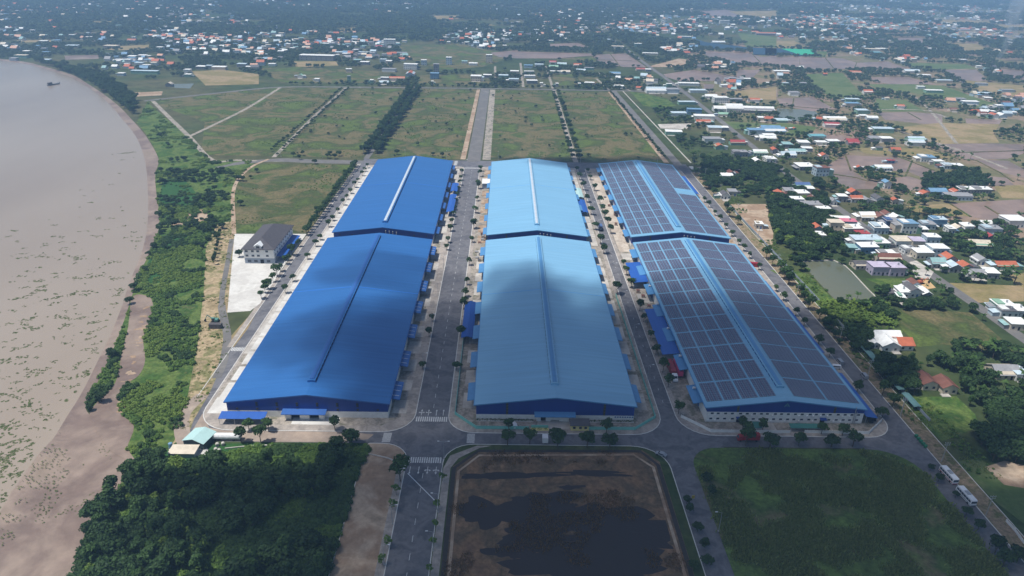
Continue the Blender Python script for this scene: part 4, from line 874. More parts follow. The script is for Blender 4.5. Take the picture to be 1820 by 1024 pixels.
# saplings along the near central road
for i, p in enumerate((('r',1205,400),('r',1180,500),('r',1145,760),('r',1105,890))):
    tree('sapling', GZ(*p)[:2], f'thin sapling on the left pavement of the near central road, {ordn(i)} from the crossing', 'saplings by the near central road', 1.3)
for i, p in enumerate((('r',1530,300),('r',1490,500),('r',1480,640),('r',1465,760),('r',1440,960))):
    tree('sapling', GZ(*p)[:2], f'thin sapling on the right pavement beside the marsh, {ordn(i)} from the crossing', 'saplings by the near central road', 1.2)
# east edge of the marsh and the road there
for i, p in enumerate((('s',1675,420),('s',1690,480),('s',1745,600),('s',1790,700),('s',1800,820),('s',1715,850))):
    tree('broad', GZ(*p)[:2], f'dark spreading tree beside the marsh on its right, {ordn(i)} from the crossing', 'trees right of the marsh', .55)
for i, p in enumerate((('m',300,850),('m',330,950),('k',1020,370),('k',1070,440),('k',1175,540),('k',1240,650),('k',1315,740),('k',1420,880),('k',1470,960),('k',1560,930))):
    tree('broad', GZ(*p)[:2], f'dark bushy tree at the edge of the dark grass field, {ordn(i)} counted from the left', 'trees round the foreground field', (.6,.6,.45,.5,.4,.6,.6,.9,1.0,.9)[i])
# lanes through the far meadows
for ln_, (x0, x1, y0, y1, n_, k, s, wh) in enumerate(((-138,-134,690,1060,24,'broad',1.0,'on the left side of the densely planted lane'),(-127,-125,690,1060,24,'broad',.95,'on the right side of the densely planted lane'),(68,71.5,680,1060,20,'broad',.9,'left side of the right-hand meadow lane'),(75,79,680,1060,20,'broad',.9,'right side of the right-hand meadow lane'))):
    if ln_ > 1: row(k, [(x0+(x1-x0)*i/n_+random.uniform(-.6,.6), y0+(y1-y0)*(i/n_)+random.uniform(-4,4)) for i in range(n_)], 'dark crowned tree', wh, 'trees along the far meadow lanes', (s*.8,s*1.15))
# ---------------------------------------------------------------- houses
COLS = {'white':(232,232,228),'cream':(212,200,180),'grey':(150,150,152),'dgrey':(96,94,96),'orange':(184,104,76),'red':(164,72,74),'brown':(122,82,70),'pink':(204,120,136),
        'blue':(116,152,180),'pale':(188,204,212),'teal':(146,180,178),'cyan':(112,164,172),'green':(146,184,160),'lilac':(188,178,196),'salmon':(206,160,136),'blued':(84,108,152)}
WORD = {'white':'white','cream':'cream','grey':'grey','dgrey':'dark grey','orange':'orange','red':'red','brown':'brown','pink':'pink','blue':'blue','pale':'pale blue','teal':'teal','cyan':'turquoise','green':'pale green','lilac':'lilac','salmon':'salmon','blued':'strong blue'}
RM = {k: mat('roof_'+k, srgb(*v), .6, .3, .14, .35, stretch=(1, 1, .3)) for k, v in COLS.items()}
WM = {k: mat('plaster_'+k, srgb(*[int(c*.94) for c in v]), .85, .2, .08, .4) for k, v in COLS.items()}
H = []          # x, y, w, d, h, type, roof, wall
for line in '''
i 165 160 100 9 4 g pale|i 225 135 110 8 4 g teal|i 360 40 95 9 4 f cyan|i 395 70 70 8 3 f white|i 480 62 80 8 3 f white|i 620 75 70 8 4 g red|i 780 45 70 9 4 f grey|i 850 48 80 9 4 f white|i 1060 80 100 10 6 g pale
i 415 170 60 8 4 g orange|i 40 195 70 10 4 f white|i 290 250 110 14 4 f white|i 395 290 90 9 8 f brown pale|i 265 380 100 9 4 g blued|i 800 110 40 5 3 f dgrey|i 915 122 60 7 4 g orange|i 880 200 45 4 3 f red blue|i 830 252 110 9 4 g white|i 660 242 30 4 3 g orange
i 1140 192 90 11 5 f blue|i 1215 212 60 7 4 f white|i 1320 242 120 9 4 f white|i 1210 425 110 9 5 g blue blue|i 1360 460 160 9 4 f grey|i 1340 428 55 7 5 g orange|i 1412 412 85 8 4 f white|i 1520 412 110 8 4 f white
i 105 440 60 8 5 g orange|i 172 432 70 9 5 f grey|i 262 448 80 9 5 f white|i 225 500 80 8 6 f white pale|i 310 415 60 7 5 f white|i 335 480 55 7 5 g brown|i 330 530 130 9 5 f grey|i 410 550 90 8 4 f white|i 540 470 60 7 5 f white|i 622 430 55 7 5 g orange|i 640 475 80 8 5 g orange|i 712 485 60 8 4 g grey
i 475 492 50 7 4 g grey|i 908 492 40 5 6 g orange|i 540 628 120 8 4 f white|i 568 650 130 7 5 f pink|i 612 700 130 9 5 f white|i 685 728 80 7 4 f red|i 368 690 70 8 5 g orange|i 392 738 55 8 4 f white|i 718 606 100 10 5 g white|i 806 612 75 8 5 g brown|i 888 655 90 8 6 f grey blued
i 855 590 60 7 5 g brown|i 918 612 55 7 5 g white|i 975 655 45 6 4 g dgrey|i 1145 662 85 8 4 f grey|i 1215 645 90 8 6 f pale blue|i 1100 688 70 6 3 f white|i 1420 675 65 8 4 f white|i 1355 682 50 7 4 g cream|i 1302 692 45 7 4 f white|i 1590 712 105 9 6 f grey|i 1580 740 50 6 4 g red|i 1765 652 120 13 6 f white
i 1505 806 125 9 5 g cream|i 715 780 190 9 5 f pale|i 815 795 100 9 4 f white|i 722 832 120 8 5 f white blue|i 612 828 55 7 4 f teal|i 970 790 120 10 5 f cream|i 1068 800 75 9 6 f lilac|i 1165 790 85 8 8 f white|i 1216 862 105 9 7 f white pale|i 1110 872 110 8 5 f white|i 1010 838 80 7 4 f grey
i 855 872 110 7 4 f white|i 690 945 120 9 4 g dgrey|i 805 985 115 9 6 f lilac lilac|i 918 990 100 9 6 f lilac lilac|i 870 905 150 9 5 g brown|i 1212 935 90 8 5 g teal|i 1295 915 80 8 6 g orange|i 1332 965 80 8 5 g pale|i 1412 950 65 7 4 g orange|i 1520 912 75 8 4 g grey|i 1690 945 125 8 4 g orange|i 1480 1002 110 8 4 g grey|i 1592 1008 75 8 4 f white
j 1040 195 120 10 5 g dgrey|j 968 198 60 8 4 f white|j 1048 148 55 7 6 g brown|j 955 225 45 6 3 f white|j 1130 200 60 8 4 g white|j 1680 292 110 8 4 f white|j 1708 332 110 6 4 f dgrey|j 1775 425 100 8 4 f white|j 1700 770 150 10 4 g grey|j 1790 780 70 8 4 f pale|j 1790 330 60 8 4 f white
h 1155 238 80 8 4 f white|h 1140 372 70 9 4 g dgrey|h 1192 350 60 8 4 f grey|h 1375 580 50 5 4 f white|h 1385 70 95 10 5 g white|h 1362 135 70 9 5 g white|h 1245 75 100 9 5 f grey|h 1100 25 60 8 5 g orange|h 1180 215 60 8 4 g brown
d 22 795 90 10 4 f white|d 25 850 60 8 4 g orange|d 110 860 90 9 4 g pale|d 385 850 50 7 4 g orange|d 490 860 150 13 5 g white|d 470 895 95 10 5 g red|d 612 720 90 8 5 f pale|d 610 750 90 8 5 f blue|d 680 800 75 9 5 f pale|d 690 832 45 7 4 f white|d 752 842 70 8 4 g white|d 420 530 26 5 4 g orange|d 630 522 75 10 5 g orange
d 1030 512 95 11 5 g pale|d 1115 542 80 8 4 f white|d 1255 580 100 9 4 f pale|d 722 660 55 9 5 g orange|d 950 762 45 8 5 g orange|d 855 702 25 5 3 f cream|d 1090 625 45 6 4 f white|d 1185 652 105 9 4 f white|d 1520 602 65 8 4 f grey|d 1700 648 75 8 4 f grey|d 1545 672 95 9 4 f pale|d 1440 732 95 9 4 f white|d 1370 712 55 7 4 f grey
d 1320 782 45 8 4 g brown|d 1528 818 45 8 5 g brown|d 1692 737 45 8 4 g brown|d 60 945 160 15 6 g blue|d 30 985 80 9 6 f white|d 150 917 20 4 3 g orange|d 206 912 20 4 3 g orange|d 370 985 100 9 5 f cyan|d 612 1010 75 8 4 g red|d 830 932 130 10 5 f pale|d 765 995 65 8 4 f grey|d 850 995 70 8 4 f white|d 1060 1003 105 10 6 g pale|d 120 515 110 12 4 f white|d 205 672 65 9 5 f grey
d 1500 478 30 7 4 f white|d 1390 432 40 9 4 f white|d 1170 352 60 10 4 f white|d 785 385 60 14 5 f cyan|d 755 360 90 14 5 f cream|d 820 358 70 12 5 f white|d 700 290 40 10 5 f white|d 1640 245 35 10 5 f white|d 1400 215 60 12 5 g orange|d 192 140 42 16 18 f cream|d 150 535 40 7 5 f salmon|d 270 605 40 8 5 f grey|d 145 600 40 7 4 f pale
c 970 655 140 14 6 g pale|c 1082 655 95 14 6 f grey|c 852 628 42 7 4 g orange|c 712 622 65 9 4 f white|c 505 598 65 8 4 f white|c 862 497 65 9 4 g red|c 915 503 38 8 4 f white|c 420 470 55 9 5 g orange|c 442 508 65 8 5 g pale|c 500 492 65 8 4 f grey|c 252 482 65 8 5 g green|c 246 450 48 8 5 g red|c 310 467 65 9 6 g pale|c 265 512 75 7 3 f white
c 335 515 65 8 4 g cream|c 150 472 60 8 5 f pale|c 75 478 60 9 5 f blue|c 80 512 70 6 3 f white|c 85 548 78 7 4 f white|c 100 588 75 9 5 f white|c 166 605 20 4 5 f white|c 276 608 20 4 5 f white|c 432 608 18 4 5 f white|c 682 527 75 8 4 g blue|c 1200 602 145 11 4 f white|c 1262 652 115 9 4 f pale|c 1060 615 38 6 6 f white|c 1355 692 80 8 5 g white
c 1422 725 100 11 8 f white|c 1530 715 85 8 4 f grey|c 1662 717 65 8 5 g orange|c 1425 785 100 12 6 g white|c 1520 790 110 16 8 g white|c 1682 795 220 13 6 g white|c 1440 815 65 6 4 g green|c 1185 735 120 8 4 f pale|c 1238 805 100 9 7 f blue blue|c 1130 815 105 9 4 f pale|c 1310 842 140 11 5 f white|c 1300 872 100 8 4 g orange|c 1382 925 95 10 5 f pale|c 1452 918 48 7 4 f white
c 1095 948 115 9 4 f white|c 1365 1005 120 10 5 f grey|c 1540 1018 100 8 4 g red|c 1672 948 110 11 6 f blue pale|c 1775 935 130 13 7 g blue|c 1752 990 110 9 5 g white|c 1762 852 48 7 5 g orange|c 1712 847 55 8 4 f white|c 930 387 105 10 4 f white|c 842 332 48 10 8 f white|c 702 342 85 10 5 f cream|c 618 292 60 10 5 f pale|c 1410 305 90 11 4 g white
c 1172 268 85 12 4 f white|c 1740 247 130 12 6 g orange|c 1662 237 45 10 6 g orange|c 872 197 65 14 6 g orange|c 935 192 55 12 6 g orange|c 1032 227 38 10 6 g orange|c 1122 212 65 12 6 g salmon|c 1450 168 65 14 10 f white|c 1605 150 40 12 9 f white|c 225 300 50 9 5 f white|c 150 295 50 9 5 g white
b 405 425 236 18 9 f white grey|b 968 568 105 9 6 g orange|b 1057 540 60 22 6 g orange|b 1230 555 60 10 9 f blue blue|b 1242 520 38 10 16 f grey|b 1330 455 38 10 13 f white|b 1612 440 42 10 14 f white|b 1155 458 38 9 9 f white|b 1062 488 95 12 9 f white|b 915 325 80 14 14 f white|b 1520 570 75 14 8 f white|b 1600 548 58 10 5 f white|b 1712 560 68 12 7 f pale|b 1790 525 60 11 6 f white
b 1785 582 70 10 6 f pale|b 875 590 65 8 4 g pale|b 880 562 55 7 4 f white|b 790 585 22 6 5 f white|b 632 585 22 5 11 f grey|b 628 510 38 8 6 f white|b 290 548 38 8 5 g green|b 405 572 32 8 4 f white|b 910 505 95 11 5 f grey|b 1215 588 16 4 4 f white|b 1500 460 60 9 4 f white|b 1440 445 40 8 4 f teal|b 740 455 60 10 5 f white|b 690 440 50 10 5 f teal|b 560 385 50 10 5 f pale
b 610 395 50 10 5 f white|b 870 440 45 10 6 f pale|b 910 448 40 9 5 f white|b 840 340 45 10 5 g red|b 470 330 40 10 7 f white|b 330 350 50 10 6 g cream|b 150 378 40 10 5 f white|b 65 335 35 9 6 f cream|b 1000 385 70 10 4 f grey
a 1405 488 60 11 5 f white|a 1462 486 40 9 6 f pale|a 1530 492 90 11 5 f white|a 1310 515 40 9 6 f white|a 1312 540 40 9 4 f white|a 1690 470 60 10 5 f pale|a 1740 490 45 9 5 f white|a 1010 520 170 9 5 f pale|a 845 532 40 8 4 f white|a 970 462 50 10 5 f pale|a 830 440 50 10 5 f white|a 995 408 50 10 5 f white|a 920 415 50 10 5 f white
a 310 440 60 10 5 f pale|a 145 408 70 10 5 f cream|a 90 425 40 9 4 f grey|a 920 298 50 10 6 g orange|a 300 305 45 10 5 f white|a 500 338 70 12 5 f pale|a 1180 608 40 9 5 g cream|a 770 340 80 16 5 f cream
'''.strip().replace('\n', '|').split('|'):
    f_ = line.split(); c = f_[0]; zx, zy, wz, d, h = map(float, f_[1:6]); ty, rc = f_[6], f_[7]; wc = f_[8] if len(f_) > 8 else random.choice(['white','white','cream','pale','grey','green'])
    px, py = Z(c, zx, zy); p = G(px, py); dist = (p-Vector((0,0,CAM_H))).length; wm = wz/CROP[c][2]*dist/FPX
    H.append([p.x, p.y, wm*.94, d, h, ty, rc, wc, px, py])
HN0 = len(H)
# further houses in clusters, nearest ones as things, the rest as one far settlement
def clus(c, zx, zy, sx, sy, n, pal=('white','white','white','pale','grey','cream','orange','salmon','blue','teal','dgrey')):
    out = []
    for _ in range(int(n*1.6)):
        px, py = Z(c, zx+random.gauss(0, sx), zy+random.gauss(0, sy))
        if py < -14 or py > 420: continue
        p = G(px, py); w_ = random.uniform(5, 12); rc = random.choice(pal); ty = 'g' if rc in ('orange','red','brown','salmon') or random.random() < .35 else 'f'
        out.append([p.x, p.y, w_, random.uniform(6, 11), random.choice((3.5,4,4.5,5,6,8)), ty, rc, random.choice(['white','white','cream','pale','grey']), px, py])
    return out
F = []
for a in (('c',800,210,180,18,75),('c',320,240,130,22,45),('c',600,150,300,40,60),('c',1130,160,200,50,60),('c',1500,150,250,25,55),('c',1120,350,70,14,22),('c',1400,470,50,14,10),('c',880,560,60,20,8),('c',1560,590,120,30,14),('c',280,90,250,40,40),
          ('d',420,140,230,22,90),('d',300,70,300,40,70),('d',1300,80,330,20,110),('d',1150,180,300,35,80),('d',620,280,110,50,50),('d',880,205,150,10,20),('d',560,190,200,20,40),('d',1600,130,200,50,60),('d',1300,250,250,40,30),('d',1000,420,100,14,8),('d',330,470,60,12,8),('d',1430,700,90,30,12),('d',1640,790,90,20,12),('d',1660,620,90,20,8),('d',1560,510,60,14,6),('d',140,230,200,40,40),('d',1700,250,120,40,20),('d',1750,700,50,40,10),('d',500,30,500,25,80),('d',1200,30,400,20,90),
          ('a',1180,250,90,22,40),('a',980,450,110,22,38),('a',1400,290,120,25,40),('a',1230,140,130,20,36),('a',1600,330,150,30,30),('a',800,80,400,50,50),('a',1500,60,300,40,45),('a',60,140,60,20,16),('a',60,215,60,8,16),('a',250,60,250,30,50),('a',1250,350,120,20,14),('a',1700,170,120,40,24),('a',600,260,250,30,20),('a',180,330,160,30,12),('a',1100,30,500,22,60),
          ('b',480,310,110,14,40),('b',740,315,110,16,42),('b',640,390,90,16,20),('b',180,330,110,20,26),('b',1500,270,120,22,60),('b',1680,250,110,16,34),('b',60,245,80,14,16),('b',150,25,150,14,26),('b',420,235,90,8,12),('b',900,30,400,20,40),('b',1560,330,60,10,10),('b',50,430,70,35,16),('b',1010,400,120,20,14),('b',1450,20,250,18,36),('b',620,60,300,30,16),
          ('i',1000,700,350,160,26),('i',180,80,100,50,8),('i',1550,850,150,60,8)): F += clus(*a)
def blocked(x, y):
    if abs(x-271) < 7 and y < 2400: return True
    if -140 < x < 196 and y < 1085: return True
    if x < -140 and y < 1080 and inside((x, y), [(p.x-20, p.y) for p in []]): return False
    return False
padpoly = [[tuple(G(*Z(cr, *p))[:2]) for p in pts] for m_, cr, *pts in PAD]+[POND]
padpoly += [[tuple(G(*Z(cr, *p))[:2]) for p in pts] for cr, pts in (('d',((0,340),(80,342),(200,350),(300,350),(360,390),(250,395),(150,385),(0,388))),('c',((1230,270),(1320,300),(1610,335),(1610,355),(1400,350),(1250,310))),('c',((1640,338),(1812,342),(1812,390),(1650,385))))]
landpoly = [(p[0], p[1]) for p in land]
kept = []
cell = {}
for h in H: cell.setdefault((int(h[0]//14), int(h[1]//14)), []).append(h)
for h in F:
    if blocked(h[0], h[1]) or not inside(h, landpoly) or any(inside(h, q) for q in padpoly): continue
    k = (int(h[0]//14), int(h[1]//14))
    if any((o_[0]-h[0])**2+(o_[1]-h[1])**2 < (8+.5*max(o_[2],h[2]))**2*.6 for i in (-1,0,1) for j in (-1,0,1) for o_ in cell.get((k[0]+i,k[1]+j), [])): continue
    cell.setdefault(k, []).append(h); kept.append(h)
kept.sort(key=lambda h: h[1])
NIND = max(0, 300-HN0); H += kept[:NIND]; FARH = kept[NIND:]
def zone(h):
    x, y = h[0], h[1]
    if x > 178:
        if y < 420: return 'near the pond right of the estate'
        if y < 560: return 'by the village road beside the dark grove'
        if y < 700: return 'by the village road level with the rear warehouses'
        if y < 900: return 'among the paddies right of the village road' if x > 330 else 'along the village road beyond the estate'
        if y < 1150: return 'on the paddy islands at far right' if x > 330 else 'by the village road level with the far meadows'
        return 'in the far settlement at upper right'
    if y < 1130 and x < -330: return 'beyond the river bend at left'
    if y < 1500: return 'on the housing plots behind the meadows'
    return 'in the hazy settlement at upper left' if x < -200 else 'in the hazy settlement at top centre'
def hkey(h): return (WORD[h[6]], 'gable-roofed' if h[5] == 'g' else 'flat-roofed', zone(h))
byk = {}
for h in H: byk.setdefault(hkey(h), []).append(h)
lab = {}
for k, l in byk.items():
    l.sort(key=lambda h: h[8])
    for i, h in enumerate(l):
        o_ = 'the only one' if len(l) == 1 else ordn(i)+' from left' if i < 59 else 'far one'
        lab[id(h)] = f'{k[0]} {k[1]} house, {o_} {k[2]}'
def house(h):
    x, y, w_, d, hh, ty, rc, wc, px, py = h; w2, d2 = w_/2, d/2
    big = hh > 9 or w_ > 40
    T = thing('house' if not big else 'tall_building' if hh > 9 else 'hall', lab[id(h)].replace('house', 'house' if not big else 'building'), 'house' if not big else 'building', (x, y+d2, .05), random.uniform(-.08,.08) if y > 300 else 0, 'houses of the surrounding villages')
    mr, mw = RM[rc], WM[wc]; near = y < 720
    if ty == 'g':
        ax = 'y' if (w_ <= d*1.15) else 'x'; a, l_ = (w2, d2) if ax == 'y' else (d2, w2); rise = a*random.uniform(.38,.6)
        MB().ext([(-a,0),(a,0),(a,hh*.75),(0,hh*.75+rise*.96),(-a,hh*.75)], ax, -l_, l_).build('wall', mw, T)
        rf = MB()
        for s in (-1, 1): rf.ext([(0,hh*.75+rise+.1),(s*(a+.5),hh*.75-.15*rise),(s*(a+.5),hh*.75-.15*rise-.14),(0,hh*.75+rise-.06)], ax, -l_-.45, l_+.45)
        rf = rf.build('roof', mr, T)
    else:
        MB().box(-w2, w2, -d2, d2, 0, hh-.15).build('wall', mw, T)
        rf = MB(); ov = .35; sl2 = random.uniform(.0,.5) if hh < 6 else 0
        rf.ext([(-d2-ov,hh-.1),(d2+ov,hh-.1+sl2),(d2+ov,hh+.1+sl2),(-d2-ov,hh+.1)], 'x', -w2-ov, w2+ov); rf = rf.build('roof', mr, T)
        if near and random.random() < .5: MB().box(-w2+.5, -w2+.5+w_*.4, -d2+.8, d2-.6, hh+.11+sl2*.9, hh+.75+sl2).build('roof_room', mw, rf)
        if near and random.random() < .5: MB().tube((w2*.4,0,hh+.2+sl2),(w2*.4,0,hh+1.5+sl2),.55,n=8).build('water_tank', M_steel, rf)
    fl = max(1, int(hh//3.2)) if ty == 'f' else 1
    if near or hh > 7:
        n = max(2, min(7, int(w_/2.6)))
        for k in range(fl):
            for i in range(n):
                xx = -w2+w_*(i+.5)/n; z0 = k*3.2+1.0
                if k == 0 and i == n//2: MB().box(xx-.55, xx+.55, -d2-.06, -d2+.0, 0, 2.2).build('door', M_blueDoor if random.random() < .3 else M_dark, T)
                else: MB().box(xx-.6, xx+.6, -d2-.06, -d2+.0, z0, z0+1.2).build('window', M_glass, T)
            for i in range(2):
                yy = -d2+d*(i+.5)/2; MB().box(-w2-.06, -w2+.0, yy-.6, yy+.6, k*3.2+1.0, k*3.2+2.2).build('window', M_glass, T)
    if near and random.random() < .6:
        s = random.choice((-1, 1)); cw = random.uniform(2.5,4)
        MB().ext([(s*(w2+.4),2.6),(s*(w2+cw),2.2),(s*(w2+cw),2.1),(s*(w2+.4),2.5)], 'y', -d2*.9, d2*.7).build('side_awning', RM[random.choice(('grey','white','pale','blue','dgrey'))], T)
    if y < 1150 and not big:
        for q in range(random.choice((0, 1, 1, 2))):
            s = random.choice((-1, 1)) if q == 0 else -s
            aw, ad, ah = random.uniform(2.5,5), random.uniform(.4,.8)*d, random.uniform(.5,.75)*hh; yo = random.uniform(-.2,.2)*d
            an = MB().box(*sorted((s*(w2+.02), s*(w2+aw))), yo-ad/2, yo+ad/2, 0, ah).build('annex', WM[random.choice(('white','cream','pale','grey','green'))], T)
            MB().ext([(s*(w2+.6),ah+.55),(s*(w2+aw+.35),ah+.1),(s*(w2+aw+.35),ah-.0),(s*(w2+.6),ah+.42)], 'y', yo-ad/2-.3, yo+ad/2+.3).build('annex_roof', RM[random.choice(('grey','white','pale','dgrey','brown','white','teal'))], an)
        if random.random() < .35: MB().box(-w2*.8, w2*.8, -d2-random.uniform(3,6), -d2-.4, 0, .12).build('front_yard', M_conc, T)
    return T
for h in H: house(h)
pal = list(RM); fm = MB(); FARM = [RM[k] for k in pal]+[WM['white'], WM['cream'], WM['pale']]
for x, y, w_, d, hh, ty, rc, wc, px, py in FARH:
    a = random.uniform(-.25,.25); ca, sa = math.cos(a), math.sin(a); b0 = len(fm.v); wi = len(pal)+random.randrange(3)
    def rot(v): return [(x+ca*p[0]-sa*p[1], y+sa*p[0]+ca*p[1], p[2]) for p in v]
    w2, d2 = w_/2*1.1, d/2*1.1; ez = hh*(.75 if ty == 'g' else .96)
    bx = rot([(-w2,-d2,0),(w2,-d2,0),(w2,d2,0),(-w2,d2,0),(-w2,-d2,ez),(w2,-d2,ez),(w2,d2,ez),(-w2,d2,ez)])
    fm.add(bx, [(0,1,5,4),(1,2,6,5),(2,3,7,6),(3,0,4,7)], wi)
    rz_ = d2*.7 if ty == 'g' else .3
    fm.add(rot([(-w2-.4,-d2-.4,ez-.1),(w2+.4,-d2-.4,ez-.1),(w2+.4,d2+.4,ez-.1),(-w2-.4,d2+.4,ez-.1),(-w2-.4,0,ez+rz_),(w2+.4,0,ez+rz_)]), [(0,1,5,4),(2,3,4,5),(0,4,3),(1,2,5)], pal.index(rc))
tag(fm.build('far_settlement', FARM), 'tiny scattered far houses fading into the haze', 'houses', kind='stuff')
# ---------------------------------------------------------------- scattered plants
VILLAS = [[tuple(GZ('j',*a)[:2]) for a in q] for q in (((740,440),(1060,440),(1100,600),(880,680),(720,560)), ((1030,720),(1340,720),(1400,900),(1180,960),(1010,840)))]
ROADS = [((-470,935),(-330,1056)),((-330,1056),(165,1080)),((165,1080),(300,1082))]
def clear(P, road=6.0, hm=5.5):
    """drop points that fall on water, paddies, roads, the estate or houses"""
    k = in_poly(P, landpoly)
    k &= ~((P[:,0] > -141) & (P[:,0] < 176) & (P[:,1] < 668) & (P[:,1] > 231)); k &= ~((np.abs(P[:,0]-np.where(P[:,1] < 420, 278, np.where(P[:,1] < 600, 273.5, 269.5))) < road) & (P[:,1] < 2300))
    k &= ~((np.abs(P[:,1]-1072-(P[:,0]*.02)) < 9) & (P[:,0] > -330) & (P[:,0] < 300))
    for q in padpoly+FLDS+VILLAS: 
        xs = [v[0] for v in q]; ys = [v[1] for v in q]
        b_ = (P[:,0] > min(xs)) & (P[:,0] < max(xs)) & (P[:,1] > min(ys)) & (P[:,1] < max(ys))
        if b_.any(): i = np.where(b_)[0]; k[i] &= ~in_poly(P[i], q)
    occ = {}
    for h in H+FARH: occ.setdefault((int(h[0]//20), int(h[1]//20)), []).append(h)
    for i in np.where(k)[0]:
        cx, cy_ = int(P[i,0]//20), int(P[i,1]//20)
        for a in (-1,0,1):
            for b_ in (-1,0,1):
                for h in occ.get((cx+a, cy_+b_), []):
                    if abs(P[i,0]-h[0]) < h[2]/2+hm*.45 and -hm*1.0 < P[i,1]-h[1] < h[3]+hm*.4: k[i] = False
    return P[k]
# 1 thicket at the lower left
TH = [(p.x+1.5, p.y) for p in smooth_line(PX((60,1180),(130,1030),(150,952),(195,887),(248,828)),4)]+[(p.x,p.y) for p in PX((300,812),(330,800))]+[(-60,229.5),(-52,227),(-54,215),(-54,100)]
HUT = [tuple(q[:2]) for q in PX(*[Z('q',*a) for a in ((1040,90),(1580,90),(1580,230),(1440,240),(1340,330),(1060,330))])]
P = sample(TH, 3.0); P = P[~in_poly(P, HUT)]; nn = vnoise(P, 17, 3)+.25*vnoise(P, 7, 5); left = np.clip((-85-P[:,0])/50, -.2, .5); k = nn+left*.6-(P[:,1] > 219)*.3 > .62
scatter('thicket_trees', P_broad+P_tall+P_lime[:1], P[k], rng.uniform(.55,1.0,k.sum())**2*1.25+.12, .05, 'dense dark thicket of trees at the lower left', 'thicket')
P2 = sample(TH, 1.35); P2 = P2[~in_poly(P2, HUT)]; scatter('thicket_undergrowth', P_shrub+P_dshrub, P2, rng.uniform(.8,1.7,len(P2)), .05, 'tangled green undergrowth between the thicket trees', 'undergrowth', idx=(vnoise(P2, 12, 9)*7).astype(int).clip(0,6))
# 2 river verge
VG = [(p.x,p.y) for p in veg]
P = sample(VG, 1.9); rb = in_poly(P, [(q.x,q.y) for q in mudp]); P = P[~rb & ~in_poly(P, HUT)]
nn = vnoise(P, 14, 21)*.6+vnoise(P, 5, 22)*.4; k = (nn > .42)
near_v = P[:,1] < 520; k = k & (near_v | (nn > .60))
P = P[k]; idx = np.where(vnoise(P, 16, 31) > .56, rng.integers(4,7,len(P)), np.where(vnoise(P, 11, 33) > .6, rng.integers(7,10,len(P)), rng.integers(0,4,len(P))))
scatter('verge_shrubs', P_shrub+P_lshrub+P_dshrub, P, rng.uniform(.7,1.5,len(P)), .03, 'bright green shrubs along the river verge', 'shrubs', idx=idx)
dk = []
for c, x, y, rx, ry, n_ in (('e',1180,340,12,30,40),('e',1120,470,14,8,26),('e',1220,500,16,9,30),('e',1150,580,12,12,26),('e',1470,300,36,26,110),('e',1300,270,30,8,40),('e',1470,450,22,26,60),('e',1330,480,8,6,8),('e',1430,640,16,14,36),('e',1400,710,12,20,34),('e',1150,660,14,8,22),('e',1250,640,12,5,12),('e',1120,790,8,12,14),('e',1040,750,5,12,10),('e',1010,860,4,12,10),('p',930,60,5,12,10),('p',900,150,5,5,7),('p',895,200,3,5,6),('p',870,270,3,6,8),('p',830,390,3,5,7),('p',745,620,4,6,9),('p',740,690,5,3,7),('p',660,950,3,3,4),('p',600,990,3,3,4),('e',1250,180,22,9,26),('e',1160,70,8,10,10),('e',1120,20,8,10,8)):
    p = GZ(c, x, y)
    for _ in range(int(n_*.5)): dk.append((p.x+random.gauss(0, rx*.5), p.y+random.gauss(0, ry*.5)))
P = np.array(dk); P = P[in_poly(P, landpoly)]; scatter('riverside_trees', P_broad+P_dshrub, P, rng.uniform(.45,.8,len(P)), .02, 'clumps of dark trees along the river bank', 'trees')
P = sample([tuple(q[:2]) for q in straw], 2.4); P = P[(vnoise(P, 9, 151)*.6+vnoise(P, 3, 152)*.4 > .52) & ~in_poly(P, yardw)]; scatter('field_weeds', P_tuft+P_lshrub[:1], P, rng.uniform(.3,.8,len(P)), .05, 'sparse weeds on the straw-coloured strip', 'weeds')
# far shore mangroves
lin = smooth_line(PX((156,146),(178,160),(201,177),(222,193),(240,205),(246,190),(236,172),(205,150),(180,138),(150,128),(120,124),(90,116),(60,108)), 3, True)
P = sample([(q.x,q.y) for q in lin], 8); P = P[in_poly(P, landpoly)]; scatter('shore_trees', P_broad, P, rng.uniform(1.0,1.6,len(P)), 0, 'dark belt of trees on the far river shore', 'trees')
# 3 meadows: low bushes
P = np.concatenate([sample(p, 5) for p in MEAD]+[sample([(q.x,q.y) for q in PX((420,302),(470,291),(635,294),(588,352),(548,414),(420,414),(413,350))], 4)]); nn = vnoise(P, 30, 41)*.5+vnoise(P, 9, 42)*.5
P = P[nn > .62]; scatter('meadow_bushes', P_shrub+P_lshrub, P, rng.uniform(.3,.75,len(P)), .04, 'low bushes dotted over the meadows', 'bushes')
P = np.concatenate([sample(p, 24, .9) for p in MEAD[1:]]); P = P[rng.random(len(P)) < .4]; scatter('meadow_trees', P_far, P, rng.uniform(.35,.8,len(P)), .04, 'stray small trees in the far meadows', 'trees')
ll = []
for x0, x1, n_ in ((-139,-133.5,70),(-128,-124.5,60)):
    for i in range(n_): ll.append((x0+random.uniform(0,4), 690+370*i/n_+random.uniform(-3,3)))
for y_ in np.arange(690, 1056, 9): ll += [(-226-(y_-690)*.02-4+random.uniform(-1,1), y_), (-226-(y_-690)*.02+5+random.uniform(-1,1), y_+4)]
for y_ in np.arange(690, 1066, 7): ll += [(161-(y_-690)*.01+random.uniform(-1,1), y_)]
P = np.array(ll); sc = np.where((P[:,0] < -200) | (P[:,0] > 100), rng.uniform(.4,.65,len(P)), rng.uniform(.9,1.35,len(P))); scatter('lane_trees', P_broad, P, sc, .05, 'close-set trees lining the far meadow lanes', 'trees')
